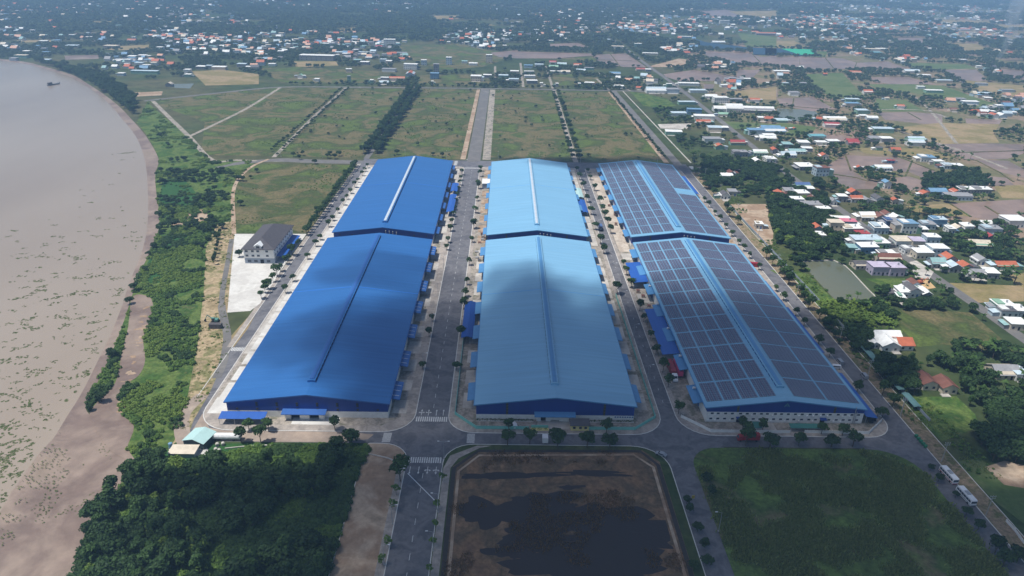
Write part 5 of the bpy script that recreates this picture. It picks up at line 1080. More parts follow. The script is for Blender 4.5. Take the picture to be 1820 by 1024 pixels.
xs = np.arange(-320, 290, 11.0); P = np.stack([xs+rng.uniform(-3,3,len(xs)), 1086+xs*.02+rng.uniform(-2,4,len(xs))], 1); scatter('far_road_trees', P_far, P, rng.uniform(.7,1.2,len(P)), 0, 'trees along the far cross road', 'trees')
# 4 groves right of the estate
GR = [(((1372,330),(1460,325),(1480,385),(1490,432),(1440,455),(1400,452),(1368,420),(1362,360)), 4.2, P_broad+P_lime[:1], (.75,1.25)), (((1255,285),(1390,300),(1405,325),(1395,345),(1300,352),(1240,330)), 4.6, P_broad, (.7,1.1)),
      (((1500,590),(1560,600),(1600,640),(1640,650),(1700,640),(1745,665),(1770,710),(1710,730),(1650,730),(1560,680),(1510,640)), 4.0, P_broad+P_tall, (.7,1.2)), (((1690,600),(1770,600),(1820,640),(1820,690),(1760,690),(1700,650)), 4.2, P_broad+P_palm, (.7,1.15)),
      (((1750,740),(1820,700),(1820,830),(1770,825),(1730,790)), 4.4, P_broad, (.8,1.2)), (((1600,540),(1660,545),(1690,560),(1640,585),(1590,570)), 4.0, P_broad, (.6,.95)), (((1640,370),(1700,350),(1740,360),(1770,385),(1640,390)), 5.2, P_broad, (.8,1.2)),
      (((1520,300),(1600,310),(1640,350),(1560,345),(1510,325)), 5.0, P_shrub+P_broad[:2], (.6,1.0)), (((1700,480),(1800,490),(1810,510),(1700,512)), 4.5, P_palm, (.9,1.2)), (((1660,410),(1800,395),(1820,470),(1760,480),(1680,440)), 5.0, P_broad+P_palm, (.7,1.1)),
      (((1640,310),(1740,308),(1765,340),(1640,338)), 5.0, P_broad+P_tall, (.8,1.2)), (((1400,600),(1470,560),(1500,600),(1480,640)), 4.6, P_broad, (.5,.8)),(((1490,395),(1560,350),(1640,380),(1560,400)), 6.0, P_broad+P_palm, (.5,.85)),(((1390,460),(1450,455),(1500,470),(1520,500),(1560,520),(1500,500),(1420,470)), 4.0, P_broad+P_lime, (.5,.8)),
      (((1370,205),(1440,205),(1440,260),(1390,290),(1360,250)), 6.5, P_broad+P_palm, (.6,1.0))]
for i, (px_, sp, pr, sr) in enumerate(GR):
    P = clear(sample([(q.x,q.y) for q in PX(*px_)], sp), 5); P = P[vnoise(P, 16, 60+i) > .2]
    scatter('grove', pr, P, rng.uniform(*sr, len(P)), .02, f'grove of dark trees among the village plots, {ordn(i)} patch', 'grove')
P = sample([(q.x,q.y) for q in PX(*[Z('j',*p) for p in ((370,230),(840,230),(900,330),(920,400),(700,380),(480,360),(400,300))])], 1.5); scatter('banana_plot', P_ban, P, rng.uniform(.9,1.5,len(P)), .02, 'pale green banana plot below the pond', 'bananas')
P = sample([(q.x,q.y) for q in PX(*[Z('j',*p) for p in ((480,370),(700,390),(930,420),(960,470),(800,470),(620,460))])], 2.0); scatter('garden_bushes', P_shrub+P_ban, P, rng.uniform(.6,1.2,len(P)), .02, 'mixed garden bushes below the banana plot', 'bushes')
# 5 village greenery and the far country
VIL = [(196,250),(330,250),(700,560),(900,900),(1000,1090),(200,1090),(186,640)]
P = clear(sample(VIL, 5.2)); nn = vnoise(P, 42, 71)*.55+vnoise(P, 15, 72)*.45; P = P[(nn > .5)]; idx = rng.integers(0,12,len(P))
scatter('village_trees', P_broad+P_palm+P_shrub, P, rng.uniform(.45,.95,len(P))*np.where(idx > 7, 1.6, 1.0), .02, 'trees and palms scattered among the village houses', 'trees', idx=idx)
P = clear(sample([(-900,1085),(900,1085),(1500,1700),(-1500,1700),(-1200,1200)], 8.5)); nn = vnoise(P, 90, 81)*.5+vnoise(P, 30, 82)*.5; k = nn > .44+.1*((P[:,1] < 1400) & (np.abs(P[:,0]) < 330)); P = P[k]
scatter('middle_distance_trees', P_far, P, rng.uniform(.8,1.4,len(P)), 0, 'trees of the middle distance between houses and paddies', 'trees')
P = clear(sample([(-1800,1700),(1600,1700),(2600,2900),(-2600,2900)], 15)); nn = vnoise(P, 160, 91)*.55+vnoise(P, 50, 92)*.45; P = P[nn > np.where(P[:,0] < 350, .33, .5)]
scatter('far_woods', P_far, P, rng.uniform(1.6,2.6,len(P)), 0, 'woods fading into blue haze', 'woods', zscale=.8)
P = clear(sample([(-2800,2900),(2600,2900),(5200,7000),(-5200,7000)], 30)); nn = vnoise(P, 260, 95)*.6+vnoise(P, 90, 96)*.4; P = P[nn > np.where(P[:,0] < 700, .30, .5)]
scatter('farthest_woods', P_far, P, rng.uniform(3.0,5.0,len(P)), 0, 'farthest woods at the top of the view', 'woods', zscale=.7)
# 6 grass: field at lower right, marsh, hyacinth on the river and mud
P = sample([(78,150),(167,150),(167,214),(152,229),(88,229),(78,218)], .95); P = P[vnoise(P, 12, 101)*.6+vnoise(P, 4, 102)*.4 > .46]; scatter('tall_grass', P_tuft, P, rng.uniform(.7,1.6,len(P)), .12, 'tall rough grass on the lower right field', 'grass')
P = sample([(-17,150),(-17,216),(-8,226),(57,227),(62,219),(63,150)], 1.2); P = P[vnoise(P, 14, 111)*.6+vnoise(P, 5, 112)*.4 > .62]; scatter('marsh_tufts', P_mtuft, P, rng.uniform(.6,1.3,len(P)), .14, 'brown tufts of dead grass over the marsh', 'grass')
P = sample([(178,150),(196,150),(196,640),(180,640)], 2.2); P = P[vnoise(P, 10, 121) > .58]; scatter('verge_weeds', P_shrub+P_tuft, P, rng.uniform(.4,1.0,len(P)), .1, 'weeds on the right road verge', 'weeds')
RV = [(q.x,q.y) for q in PX((-20,1030),(-20,420),(60,380),(150,330),(215,240),(240,260),(258,300),(258,400),(235,470),(205,560),(160,660),(115,735),(60,805),(0,900))]
hy = []; bx0, bx1 = min(p[0] for p in RV), max(p[0] for p in RV)
while len(hy) < 2000:
    q = G(random.uniform(-20, 262), 240+790*random.random()**.6); 
    if not inside(q, RV) or random.random() < .25*vnoise(np.array([[q.x,q.y]]), 30, 131)[0]: continue
    n_ = int(1+random.expovariate(1/6.0)); a = random.uniform(-.5,.9); 
    for _ in range(n_):
        u, v_ = random.gauss(0, .35*n_**.75), random.gauss(0, .35+.12*n_**.6); hy.append((q.x+u*math.cos(a)-v_*math.sin(a), q.y+u*math.sin(a)+v_*math.cos(a)))
P = np.array(hy); P = P[in_poly(P, RV)]
scatter('water_hyacinth', P_hya, P, rng.uniform(.35,.95,len(P)), -.79, 'rafts of water hyacinth drifting on the brown river', 'water plants')
MF_ = [(q.x,q.y) for q in PX((0,915),(60,820),(110,755),(160,745),(230,800),(245,828),(190,887),(145,950),(125,1024),(0,1024))]
P = sample(MF_, 1.6); P = P[(vnoise(P, 14, 141)*.6+vnoise(P, 4, 142)*.4 > .68)]; scatter('mud_plants', P_hya, P, rng.uniform(.25,.6,len(P)), -.25, 'stranded green plants on the mud flat', 'plants')
# ---------------------------------------------------------------- office, huts, walls, poles, vehicles
def rot_z(o, deg): o.rotation_euler.z = R(deg); return o
# office with hipped grey roof and dormer
OX0, OX1, OY0, OY1 = -163.4, -144.4, 411.2, 454; T = thing('office_building', 'white and grey three-storey office with dark hipped roof by the river side yard', 'office', ((OX0+OX1)/2, (OY0+OY1)/2, .12))
w2, l2 = (OX1-OX0)/2, (OY1-OY0)/2; M_slate = mat('dark_roof_tiles', srgb(84,82,86), .8, .25, .12, .8, .1, 3)
MB().box(-w2+.05,w2-.05,-l2+.05,l2-.05,0,3.6).build('ground_floor_wall', M_gwall, T); MB().box(-w2,w2,-l2,l2,3.6,10).build('upper_wall', M_wwall, T)
rf = MB(); e = 1.1; rf.add([(-w2-e,-l2-e,10),(w2+e,-l2-e,10),(w2+e,l2+e,10),(-w2-e,l2+e,10),(0,-l2+8.5,14.6),(0,l2-8.5,14.6),(-w2-e,-l2-e,9.7),(w2+e,-l2-e,9.7),(w2+e,l2+e,9.7),(-w2-e,l2+e,9.7)],
   [(0,1,4),(1,2,5,4),(2,3,5),(3,0,4,5),(6,7,1,0),(7,8,2,1),(8,9,3,2),(9,6,0,3),(9,8,7,6)]); rf = rf.build('roof', M_slate, T)
dm = MB().ext([(-2.2,10.2),(2.2,10.2),(2.2,11.9),(0,13.2),(-2.2,11.9)], 'y', -l2-.2, -l2+5).build('dormer', M_wwall, rf)
for s in (-1, 1): MB().ext([(0,13.45),(s*2.7,11.8),(s*2.7,11.6),(0,13.25)], 'y', -l2-.5, -l2+5.5).build('dormer_roof', M_frame, rf)
MB().box(-1.1,1.1,-l2-.26,-l2-.2,10.6,11.9).build('dormer_window', M_slate, rf)
for z in (4.6, 7.6):
    for i, x in enumerate((-7.6,-3.8,-.4,5.2)):
        wn = MB().box(x-1.0,x+1.0,-l2-.06,-l2+.0,z,z+1.5).build('window', M_frame, T); MB().box(x-.85,x+.85,-l2-.09,-l2-.062,z+.12,z+1.38).build('pane', M_glass, wn)
    for i in range(9):
        y = -l2+2.6+i*(2*l2-5)/8; wn = MB().box(w2,w2+.06,y-.8,y+.8,z,z+1.5).build('window', M_frame, T); MB().box(w2+.062,w2+.09,y-.66,y+.66,z+.12,z+1.38).build('pane', M_glass, wn)
for x in (-6.5,-2.5,5.5): MB().box(x-1.1,x+1.1,-l2-.02,-l2+.05,.9,2.4).build('window', M_glass, T)
MB().box(.4,2.6,-l2-.02,-l2+.05,0,2.7).build('door', M_dark, T)
MB().ext([(w2+.02,3.9),(w2+5.2,3.2),(w2+5.2,3.05),(w2+.02,3.7)], 'y', -l2+4, l2-1).build('side_canopy', M_shedblue, T)
for i in range(6): MB().tube((w2+5,-l2+4.5+i*(2*l2-6)/5,0),(w2+5,-l2+4.5+i*(2*l2-6)/5,3.1),.08).build('post', M_steel, T)
# hut with pale teal roof, lower shed, tank, rings, trailer at the lower left
p = GZ('q',1270,190); gable_shed('workshop_hut', 'pale teal gabled hut by the thicket at the river end', 'hut', p.x-4.6, p.x+4.6, p.y-1.5, p.y+6.5, 3.0, 4.4, M_tealroof, 'y', None, mat('hut_wall', srgb(70,84,84), .8), None, .1, R(-14))
p = GZ('q',1170,262); mono_shed('flat_shed', 'low cream flat-roofed shed with blue edge below the teal hut', 'shed', p.x-5.2, p.x+5.4, p.y-1, p.y+4.6, 2.3, 2.5, 'y1', RM['cream'], M_gwall, None, .1)
p = GZ('q',1098,205); T = thing('water_tank', 'upright blue water tank beside the low cream shed', 'tank', (p.x,p.y,.1)); MB().tube((0,0,.6),(0,0,2.4),.8,n=12).build('tank_body', RM['blue'], T); MB().tube((0,0,2.4),(0,0,2.7),.8,.25,n=12).build('tank_lid', RM['blue'], T); MB().box(-.7,.7,-.7,.7,0,.6).build('stand', M_steel, T)
flat('hut_yard', PX(*[Z('q',*a) for a in ((1080,215),(1130,190),(1200,180),(1330,205),(1345,240),(1280,270),(1240,235),(1100,225))]), .1, M_white_conc)
for i, (x, y) in enumerate(((1395,190),(1408,228),(1385,222),(1432,186))):
    p = GZ('q',x,y); mb = MB(); n = 14
    for k in range(n):
        a, b_ = 6.283*k/n, 6.283*(k+1)/n; mb.add([(.7*math.cos(a),-.6,.7+.7*math.sin(a)),(.7*math.cos(b_),-.6,.7+.7*math.sin(b_)),(.7*math.cos(b_),.6,.7+.7*math.sin(b_)),(.7*math.cos(a),.6,.7+.7*math.sin(a)),(.55*math.cos(a),-.6,.7+.55*math.sin(a)),(.55*math.cos(b_),-.6,.7+.55*math.sin(b_)),(.55*math.cos(b_),.6,.7+.55*math.sin(b_)),(.55*math.cos(a),.6,.7+.55*math.sin(a))], [(0,1,2,3),(4,7,6,5),(0,4,5,1),(3,2,6,7)])
    o = mb.build('concrete_ring', M_conc, None, (p.x,p.y,.06), R(25)); tag(o, f'concrete pipe ring in the weeds beside the white trailer, {ordn(i)} of four from left', 'pipe ring', 'concrete rings near the trailer')
def trailer(p, label, col, ln=12.0, rz=0.0, tanker=False):
    T = thing('trailer', label, 'trailer', p, rz)
    if tanker: MB().ext([(-1.2,1.1),(1.2,1.1),(1.25,2.0),(.9,2.7),(0,2.9),(-.9,2.7),(-1.25,2.0)], 'x', -ln/2, ln/2).build('tank_body', col, T)
    else: MB().box(-ln/2,ln/2,-1.22,1.22,1.15,3.75).build('box_body', col, T)
    MB().box(-ln/2,ln/2,-.5,.5,.8,1.09).build('chassis', M_dark, T)
    for x in (-ln/2+1.2,-ln/2+2.5,ln/2-3):
        for s in (-1, 1): MB().tube((x,s*1.15,.5),(x,s*.75,.5),.5,n=10).build('wheel', M_dark, T)
    MB().box(-ln/2-.05,-ln/2,-1,1,.9,1.1).build('tail_light', RM['red'], T)
    return T
p = GZ('q',1450,158); trailer((p.x+.3,p.y+.9,.05), 'long white trailer parked beside the teal hut', mat('white_vinyl', srgb(228,228,226), .5), 11.5, 0, True)
# trucks and containers
def container(p, label, m, ln=12.0, rz=0.0, wheels=True, w_=2.44):
    T = thing('shipping_container', label, 'container', p, rz); z0 = 1.2 if wheels else .0
    b = MB().box(-w_/2,w_/2,-ln/2,ln/2,z0,z0+2.6); b.build('body', m, T)
    n = int(ln/.8)
    for s in (-1, 1):
        for k in range(0, n, 3): MB().box(*sorted((s*w_/2, s*(w_/2+.05))), -ln/2+.3+k*.8, -ln/2+.7+k*.8, z0+.15, z0+2.45).build('rib', m, T)
    for s in (-1, 1): MB().box(*sorted((s*.04, s*(w_/2-.08))), -ln/2-.05, -ln/2, z0+.1, z0+2.5).build('door', m, T)
    if wheels:
        MB().box(-.5,.5,-ln/2,ln/2,.8,1.15).build('chassis', M_dark, T)
        for y in (-ln/2+1,-ln/2+2.3,ln/2-2):
            for s in (-1, 1): MB().tube((s*1.15,y,.5),(s*.75,y,.5),.5,n=10).build('wheel', M_dark, T)
    return T
M_mar = mat('maroon_paint', srgb(150,40,52), .5, .4, .08, .8); M_pinkc = mat('pink_paint', srgb(214,76,122), .5, .4, .08, .8); M_redc = mat('red_paint', srgb(160,36,44), .5, .4, .08, .8); M_wcar = mat('white_car_paint', srgb(226,228,230), .3, .5, .03, 1); M_silver = mat('silver_paint', srgb(150,154,160), .3, .5, .04, 1)
container((82.3,288.2,.15), 'maroon container standing left of the pink one beside the solar warehouse', M_mar, 11.5); container((85.6,288.2,.15), 'bright pink container trailer under the blue shed end', M_pinkc, 12)
def cab(p, label, m, rz=0.0):
    T = thing('tractor_unit', label, 'truck', p, rz)
    MB().ext([(-1.2,.6),(2.4,.6),(2.4,1.5),(1.2,1.7),(.9,3.1),(-1.2,3.3)], 'x', -1.2, 1.2).build('cab', m, T)
    MB().add([(-1.05,1.24,1.85),(1.05,1.24,1.85),(.95,.97,2.95),(-.95,.97,2.95)], [(0,1,2,3)]).build('windscreen', M_glass, T)
    MB().box(-.5,.5,-4.6,-1.2,.7,1.0).build('chassis', M_dark, T)
    for y in (1.5,-2.6,-3.9):
        for s in (-1, 1): MB().tube((s*1.15,y,.5),(s*.75,y,.5),.5,n=10).build('wheel', M_dark, T)
    for s in (-1, 1): MB().box(*sorted((s*.6,s*1.1)),2.4,2.46,.8,1.1).build('headlight', M_skyl, T)
    return T
cab((82.3,280.4,.15), 'white truck cab in front of the maroon container', M_wcar, R(180))
def box_truck(p, label, mb_, mc_, rz=0.0, ln=7.0):
    T = thing('box_truck', label, 'truck', p, rz); MB().box(-1.15,1.15,-ln/2,ln/2-2,.95,3.4).build('cargo_box', mb_, T)
    MB().ext([(ln/2-1.9,.6),(ln/2,.6),(ln/2,1.5),(ln/2-.5,2.5),(ln/2-1.9,2.6)], 'x', -1.05, 1.05).build('cab', mc_, T)
    MB().add([(-.9,ln/2+.01,1.5),(.9,ln/2+.01,1.5),(.85,ln/2-.46,2.42),(-.85,ln/2-.46,2.42)], [(0,1,2,3)]).build('windscreen', M_glass, T)
    MB().box(-.5,.5,-ln/2,ln/2-2,.6,.94).build('chassis', M_dark, T)
    for y in (-ln/2+1.2, ln/2-1.1):
        for s in (-1, 1): MB().tube((s*1.05,y,.45),(s*.7,y,.45),.45,n=10).build('wheel', M_dark, T)
    return T
p = GZ('h',270,585); box_truck((71.9,p.y,.02), 'dark blue-grey box truck driving between middle and right warehouses', RM['blued'], M_dark, R(180), 8)
p = GZ('m',600,590); box_truck((p.x,235.5,.02), 'red lorry half hidden behind trees on the front road', M_redc, M_redc, R(90), 9)
p = GZ('n',822,580); box_truck((p.x,233.2,.02), 'small white truck parked beside the round tree on the front road', M_wcar, M_wcar, R(0), 4.6)
p = GZ('h',1345,840); container((162.5,p.y,.15), 'dark red container by the right wall of the solar warehouse', M_mar, 9, R(78), False)
def car(p, label, m, rz=0.0, van=False, kind='car'):
    T = thing('van' if van else 'car', label, 'van' if van else 'car', p, rz); L_ = 2.4 if van else 2.15
    if van: pr = [(-L_,.35),(L_,.35),(L_,1.0),(L_-.5,1.15),(L_-1.1,1.9),(-L_+.1,1.95),(-L_,1.2)]
    else: pr = [(-L_,.35),(L_,.35),(L_,.75),(L_-.9,.9),(L_-1.6,1.42),(-L_+1.2,1.45),(-L_+.35,.95),(-L_,.9)]
    MB().ext(pr, 'x', -.88, .88).build('body', m, T)
    a, z0, z1 = (L_-.56,1.17,1.86) if van else (L_-.95,.93,1.4)
    MB().add([(-.78,a+.03,z0),(.78,a+.03,z0),(.7,a-.53,z1),(-.7,a-.53,z1)], [(0,1,2,3)]).build('windscreen', M_glass, T)
    for s in (-1, 1): MB().add([(s*.89,-L_+.6,z0),(s*.89,a-.2,z0),(s*.89,a-.65,z1-.06),(s*.89,-L_+(.4 if van else 1.25),z1-.06)], [(0,1,2,3)]).build('side_window', M_glass, T)
    for y in (-L_+.8, L_-.8):
        for s in (-1, 1): MB().tube((s*.9,y,.33),(s*.68,y,.33),.33,n=10).build('wheel', M_dark, T)
    return T
p = GZ('j',692,750); car((p.x,p.y,.03), 'silver pickup parked under trees on the outer side of right road', M_silver, 0, True)
p = GZ('j',520,650); car((p.x,p.y,.03), 'silver van beside the end of the blue lean-to on right road', M_silver, R(4), True)
p = GZ('j',510,690); car((p.x-1.4,p.y,.16), 'white van close to the solar warehouse wall', M_wcar, R(80), True)
p = GZ('n',608,465); car((p.x,p.y,.16), 'white car parked inside the teal wall before the middle warehouse', M_wcar, R(15))
p = GZ('s',1510,108); car((p.x,p.y,.14), 'grey car at the grassy corner near the marsh wall', M_silver, R(60))
for i, (x, y) in enumerate(((650,65),(672,55))):
    p = GZ('k',x,y); car((p.x,p.y,.16), ('dark','dark grey')[i]+' car in the shade of the lean-to at the right corner, '+('left','right')[i]+' one', M_dark, R(-20))
def bus(p, label, m2, rz):
    T = thing('bus', label, 'bus', p, rz, 'buses parked on the lower right road'); L_ = 4.3
    MB().ext([(-L_,.45),(L_,.45),(L_+.05,1.5),(L_-.25,2.75),(L_-.6,2.9),(-L_+.3,2.9),(-L_,2.6)], 'x', -1.12, 1.12).build('body', M_wcar, T)
    for s in (-1, 1):
        for k in range(6): MB().box(*sorted((s*1.125, s*1.14)), -L_+.5+k*1.3, -L_+1.65+k*1.3, 1.5, 2.35).build('side_window', M_glass, T)
        MB().box(*sorted((s*1.123, s*1.135)), -L_+.05, L_-.1, .75, 1.05).build('side_stripe', m2, T)
    MB().box(-1.0,1.0,-L_-.03,-L_+.02,1.5,2.4).build('rear_window', M_glass, T); MB().add([(-1.0,L_+.05,1.5),(1.0,L_+.05,1.5),(.95,L_-.2,2.65),(-.95,L_-.2,2.65)], [(0,1,2,3)]).build('windscreen', M_glass, T)
    MB().box(-.7,.7,-1.2,.9,2.9,3.15).build('roof_air_unit', M_silver, T); MB().box(-1.1,1.1,-L_-.06,-L_-.0,.5,.75).build('bumper', m2, T)
    for y in (-L_+1.6, L_-1.4):
        for s in (-1, 1): MB().tube((s*1.13,y,.48),(s*.8,y,.48),.48,n=12).build('wheel', M_dark, T)
    return T
p = GZ('k',1130,415); bus((p.x,p.y,.03), 'white bus with a red stripe, farther of the two on the right road', M_redc, R(3)); p = GZ('k',1238,545); bus((p.x,p.y,.03), 'plain white bus, nearer of the two on the right road', M_silver, R(3))
# excavators
def excavator(p, label, m, rz):
    T = thing('excavator', label, 'excavator', p, rz)
    for s in (-1, 1): MB().ext([(-1.8,.1),(1.8,.1),(2.1,.5),(1.8,.9),(-1.8,.9),(-2.1,.5)], 'y', *sorted((s*.8, s*1.35))).build('track', M_dark, T)
    MB().box(-1.5,.6,-1.2,1.2,.95,2.0).build('engine_house', m, T); MB().box(.2,1.5,.1,1.2,1.0,2.8).build('cab', M_glass, T); MB().box(.15,1.55,.05,1.25,2.8,2.9).build('cab_roof', m, T)
    MB().tube((1.2,-.4,1.4),(4.0,-.4,4.0),.28,.22).build('boom', m, T); MB().tube((4.0,-.4,4.0),(5.6,-.4,1.4),.2,.16).build('stick', m, T); MB().ext([(5.3,1.4),(6.0,1.2),(5.9,.3),(5.2,.4)], 'y', -.9, .1).build('bucket', M_dark, T)
    return T
p = GZ('p',1510,365); excavator((p.x,p.y,.06), 'green excavator behind the dark container on the straw-coloured ground', mat('teal_machine_paint', srgb(90,140,130), .5), R(180)); p = GZ('p',1508,412); container((p.x,p.y+1,.06), 'dark grey open container on the straw-coloured ground', mat('dark_grey_paint', srgb(88,84,84), .6), 6.4, R(90), False)
p = GZ('j',1085,95); excavator((p.x,p.y,.08), 'orange excavator on the sandy plot by the village road', RM['orange'], R(10))
# perimeter walls: each panel and post a part
def fence(label, pts, m, h=1.6, pw=4.0, name='perimeter_wall', z=.15):
    T = thing(name, label, 'wall', (*pts[0][:2], z)); x0, y0 = pts[0][:2]
    for a, b_ in zip(pts, pts[1:]):
        a = Vector(a).to_2d(); b_ = Vector(b_).to_2d(); n = max(1, round((b_-a).length/pw)); d = (b_-a)/n; ang = math.atan2(d.y, d.x)
        me = MB().box(.12, d.length-.12, -.06, .06, 0, h-.1).mesh('wall_panel', m); mp = MB().box(-.13,.13,-.13,.13,0,h).mesh('wall_post', m)
        for k in range(n):
            q = a+d*k; o = put('panel', me, T, (q.x-x0, q.y-y0, 0), ang); put('post', mp, T, (q.x-x0, q.y-y0, 0), ang)
    return T
fence('pale teal perimeter wall round the middle front warehouse, left side', [(-19.3,352),(-19.3,251),(-9.8,241.2),(12.5,241.2)], M_green); fence('pale teal perimeter wall round the middle front warehouse, right side', [(31.5,241.4),(57.2,241.6),(67.4,250.2),(67.4,372)], M_green)
p0 = [tuple(GZ('m',*a)[:2]) for a in ((120,405),(225,455),(330,508),(885,514))]; fence('white perimeter wall before the windowed warehouse, left of its gate', p0, M_wwall, 1.5, 4); p0 = [tuple(GZ('m',*a)[:2]) for a in ((985,512),(1430,520),(1525,428))]; fence('white perimeter wall before the windowed warehouse, right of its gate', p0, M_wwall, 1.5, 4)
p0 = [tuple(GZ('k',*a)[:2]) for a in ((1490,690),(1540,745),(1602,830))]; fence('short white wall at the lower right corner of the view', p0, M_wwall, 1.2, 3)
fence('grey fence along the outer verge of the right road', [(187.5,250),(187,330),(186,420),(184,540)], M_gwall, 1.5, 6, 'boundary_fence', .1)
# guard house and flower bed
p = GZ('n',1065,498); T = thing('guard_house', 'small yellow guard house with dark flat roof at the middle warehouse gate', 'guard house', (p.x,p.y+2,.15)); mY = mat('yellow_plaster', srgb(220,206,140), .8)
MB().box(-3.8,3.8,-2,2,0,2.8).build('wall', mY, T); MB().box(-4.3,4.3,-2.6,2.6,2.8,3.1).build('roof', RM['dgrey'], T)
for x in (-2.4,.2,2.4): MB().box(x-.55,x+.55,-2.05,-1.99,1.0,2.1).build('window', M_glass, T)
p = GZ('n',785,490); T = thing('flower_bed', 'planted bed with teal sign wall beside the middle warehouse gate', 'flower bed', (p.x,p.y,.15)); MB().box(-3.8,3.8,-.8,.9,0,.35).build('planter', mY, T); MB().box(-3.6,3.6,1.1,1.3,0,1.5).build('sign_wall', M_green, T)
put('plants', leafy('bed_plants', [(-2.5,0,.5,1,.6,.4),(0,0,.5,1.2,.6,.35),(2.5,0,.5,1,.6,.4)], 90, .2, ML_lime, 5, .3), T)
for i, (a, b_) in enumerate(((345,740),(1035,1440))):
    q0, q1 = GZ('n',a,418), GZ('n',b_,424); T = thing('hedge', ('left','right')[i]+' clipped hedge along the front of the middle warehouse', 'hedge', ((q0.x+q1.x)/2, 246.9, .15)); ln = q1.x-q0.x
    put('foliage', leafy('hedge_leaves', [(-ln/2+ln*(k+.5)/14,0,.55,ln/24,.5,.5) for k in range(14)], 420, .2, ML_street, i, .2), T); MB().box(-ln/2,ln/2,-.5,.5,0,.2).build('planter_kerb', M_kerb, T)
# bins
for i, (x, y) in enumerate(((918,165),(932,182),(946,198),(960,214),(974,230))):
    p = GZ('k',x,y); T = thing('waste_bin', f'green wheeled waste bin on the right road verge, {ordn(i)} from the far end', 'bin', (p.x+1.0,p.y,.1), R(20), 'green bins in a line'); mG = mat('green_plastic', srgb(40,120,80), .5)
    MB().add([(-.5,-.4,.15),(.5,-.4,.15),(.5,.4,.15),(-.5,.4,.15),(-.62,-.5,1.1),(.62,-.5,1.1),(.62,.5,1.1),(-.62,.5,1.1)], [(3,2,1,0),(4,5,6,7),(0,1,5,4),(1,2,6,5),(2,3,7,6),(3,0,4,7)]).build('bin_body', mG, T); MB().ext([(-.55,1.1),(.55,1.1),(.55,1.18),(0,1.3),(-.55,1.18)], 'x', -.66, .66).build('lid', mG, T)
    for s in (-1, 1): MB().tube((s*.45,.3,.12),(s*.35,.3,.12),.12,n=8).build('wheel', M_dark, T)
# utility poles and street lamps
M_pole = mat('concrete_pole', srgb(168,166,160), .8)
def util_pole(p, i, h=9.5):
    T = thing('utility_pole', f'concrete utility pole with cross arms along the right road, {ordn(i)} from the near end', 'pole', (p[0],p[1],.1), 0, 'utility poles on the right verge')
    MB().tube((0,0,0),(0,0,h),.17,.11,8).build('pole', M_pole, T)
    for z in (h-.3, h-1.2):
        a = MB().box(-1.1,1.1,-.06,.06,z,z+.12).build('cross_arm', M_steel, T)
        for x in (-.95,0,.95): MB().tube((x,0,z+.12),(x,0,z+.36),.06,n=6).build('insulator', M_wwall, a)
for i, q in enumerate(sorted([GZ(*a) for a in (('k',1362,655),('k',1090,318),('k',836,38),('j',945,1020),('j',715,750),('j',515,515),('j',215,210),('h',1500,850))]+[Vector((184,y,0)) for y in (470,520,570,620)], key=lambda v: v.y)): util_pole((q.x, q.y), i)
def lamp(p, label, group, rz=0.0, h=8.5, dbl=False):
    T = thing('street_lamp', label, 'street lamp', (p[0],p[1],.14), rz, group); MB().tube((0,0,0),(0,0,h),.11,.07,7).build('pole', M_steel, T); MB().box(-.25,.25,-.25,.25,0,.25).build('base', M_pole, T)
    for s in ((-1, 1) if dbl else (1,)):
        MB().tube((0,0,h-.1),(s*1.7,0,h+.35),.05,n=6).build('arm', M_steel, T); MB().ext([(-.18,h+.3),(.18,h+.3),(.12,h+.45),(-.12,h+.45)], 'x', *sorted((s*1.6, s*2.4))).build('lamp_head', M_frame, T)
lamp(GZ('o',1690,690), 'tall double-armed street lamp at the near crossroads corner', 'street lamps', 0, 8, True)
for i, y in enumerate(range(280, 640, 40)):
    lamp((-37.0, y+8), f'slim street lamp on the left kerb of central road, {ordn(i)} from near end', 'street lamps'); lamp((69.4, y), f'slim street lamp left of the solar warehouse road, {ordn(i)} from near end', 'street lamps')
for i, x in enumerate((-215,-175,-135,-95,-55,-5,35,75,112,150,185)): lamp((x, 668.5), f'slim street lamp on the rear road, {ordn(i)} counted from left', 'street lamps', R(-90), 9.5)
for i, y in enumerate((205,186,168)): lamp((-36.9, y), f'slim street lamp by the near central road left pavement, {ordn(i)} from the crossing', 'street lamps'); lamp((-21.5, y+6), f'slim street lamp by the near central road right pavement, {ordn(i)} from the crossing', 'street lamps', R(180))
# white pole lying across the near road, pipe round the thicket corner
a, b_ = GZ('r',1285,245), GZ('r',1480,440); o = ribbon('pipe', [a, b_], .28, .16, M_frame, kind=None, thick=.12); tag(o, 'long thin white pole lying across the near central road', 'pole')
o = ribbon('low_wall', smooth_line([GZ('r',*q) for q in ((0,72),(240,50),(480,56),(700,68),(880,85),(1020,112),(1150,142),(1200,170),(1245,210))], 4), .45, .5, M_conc, kind=None, thick=.45); tag(o, 'low pale kerb wall curving round the thicket corner', 'low wall')
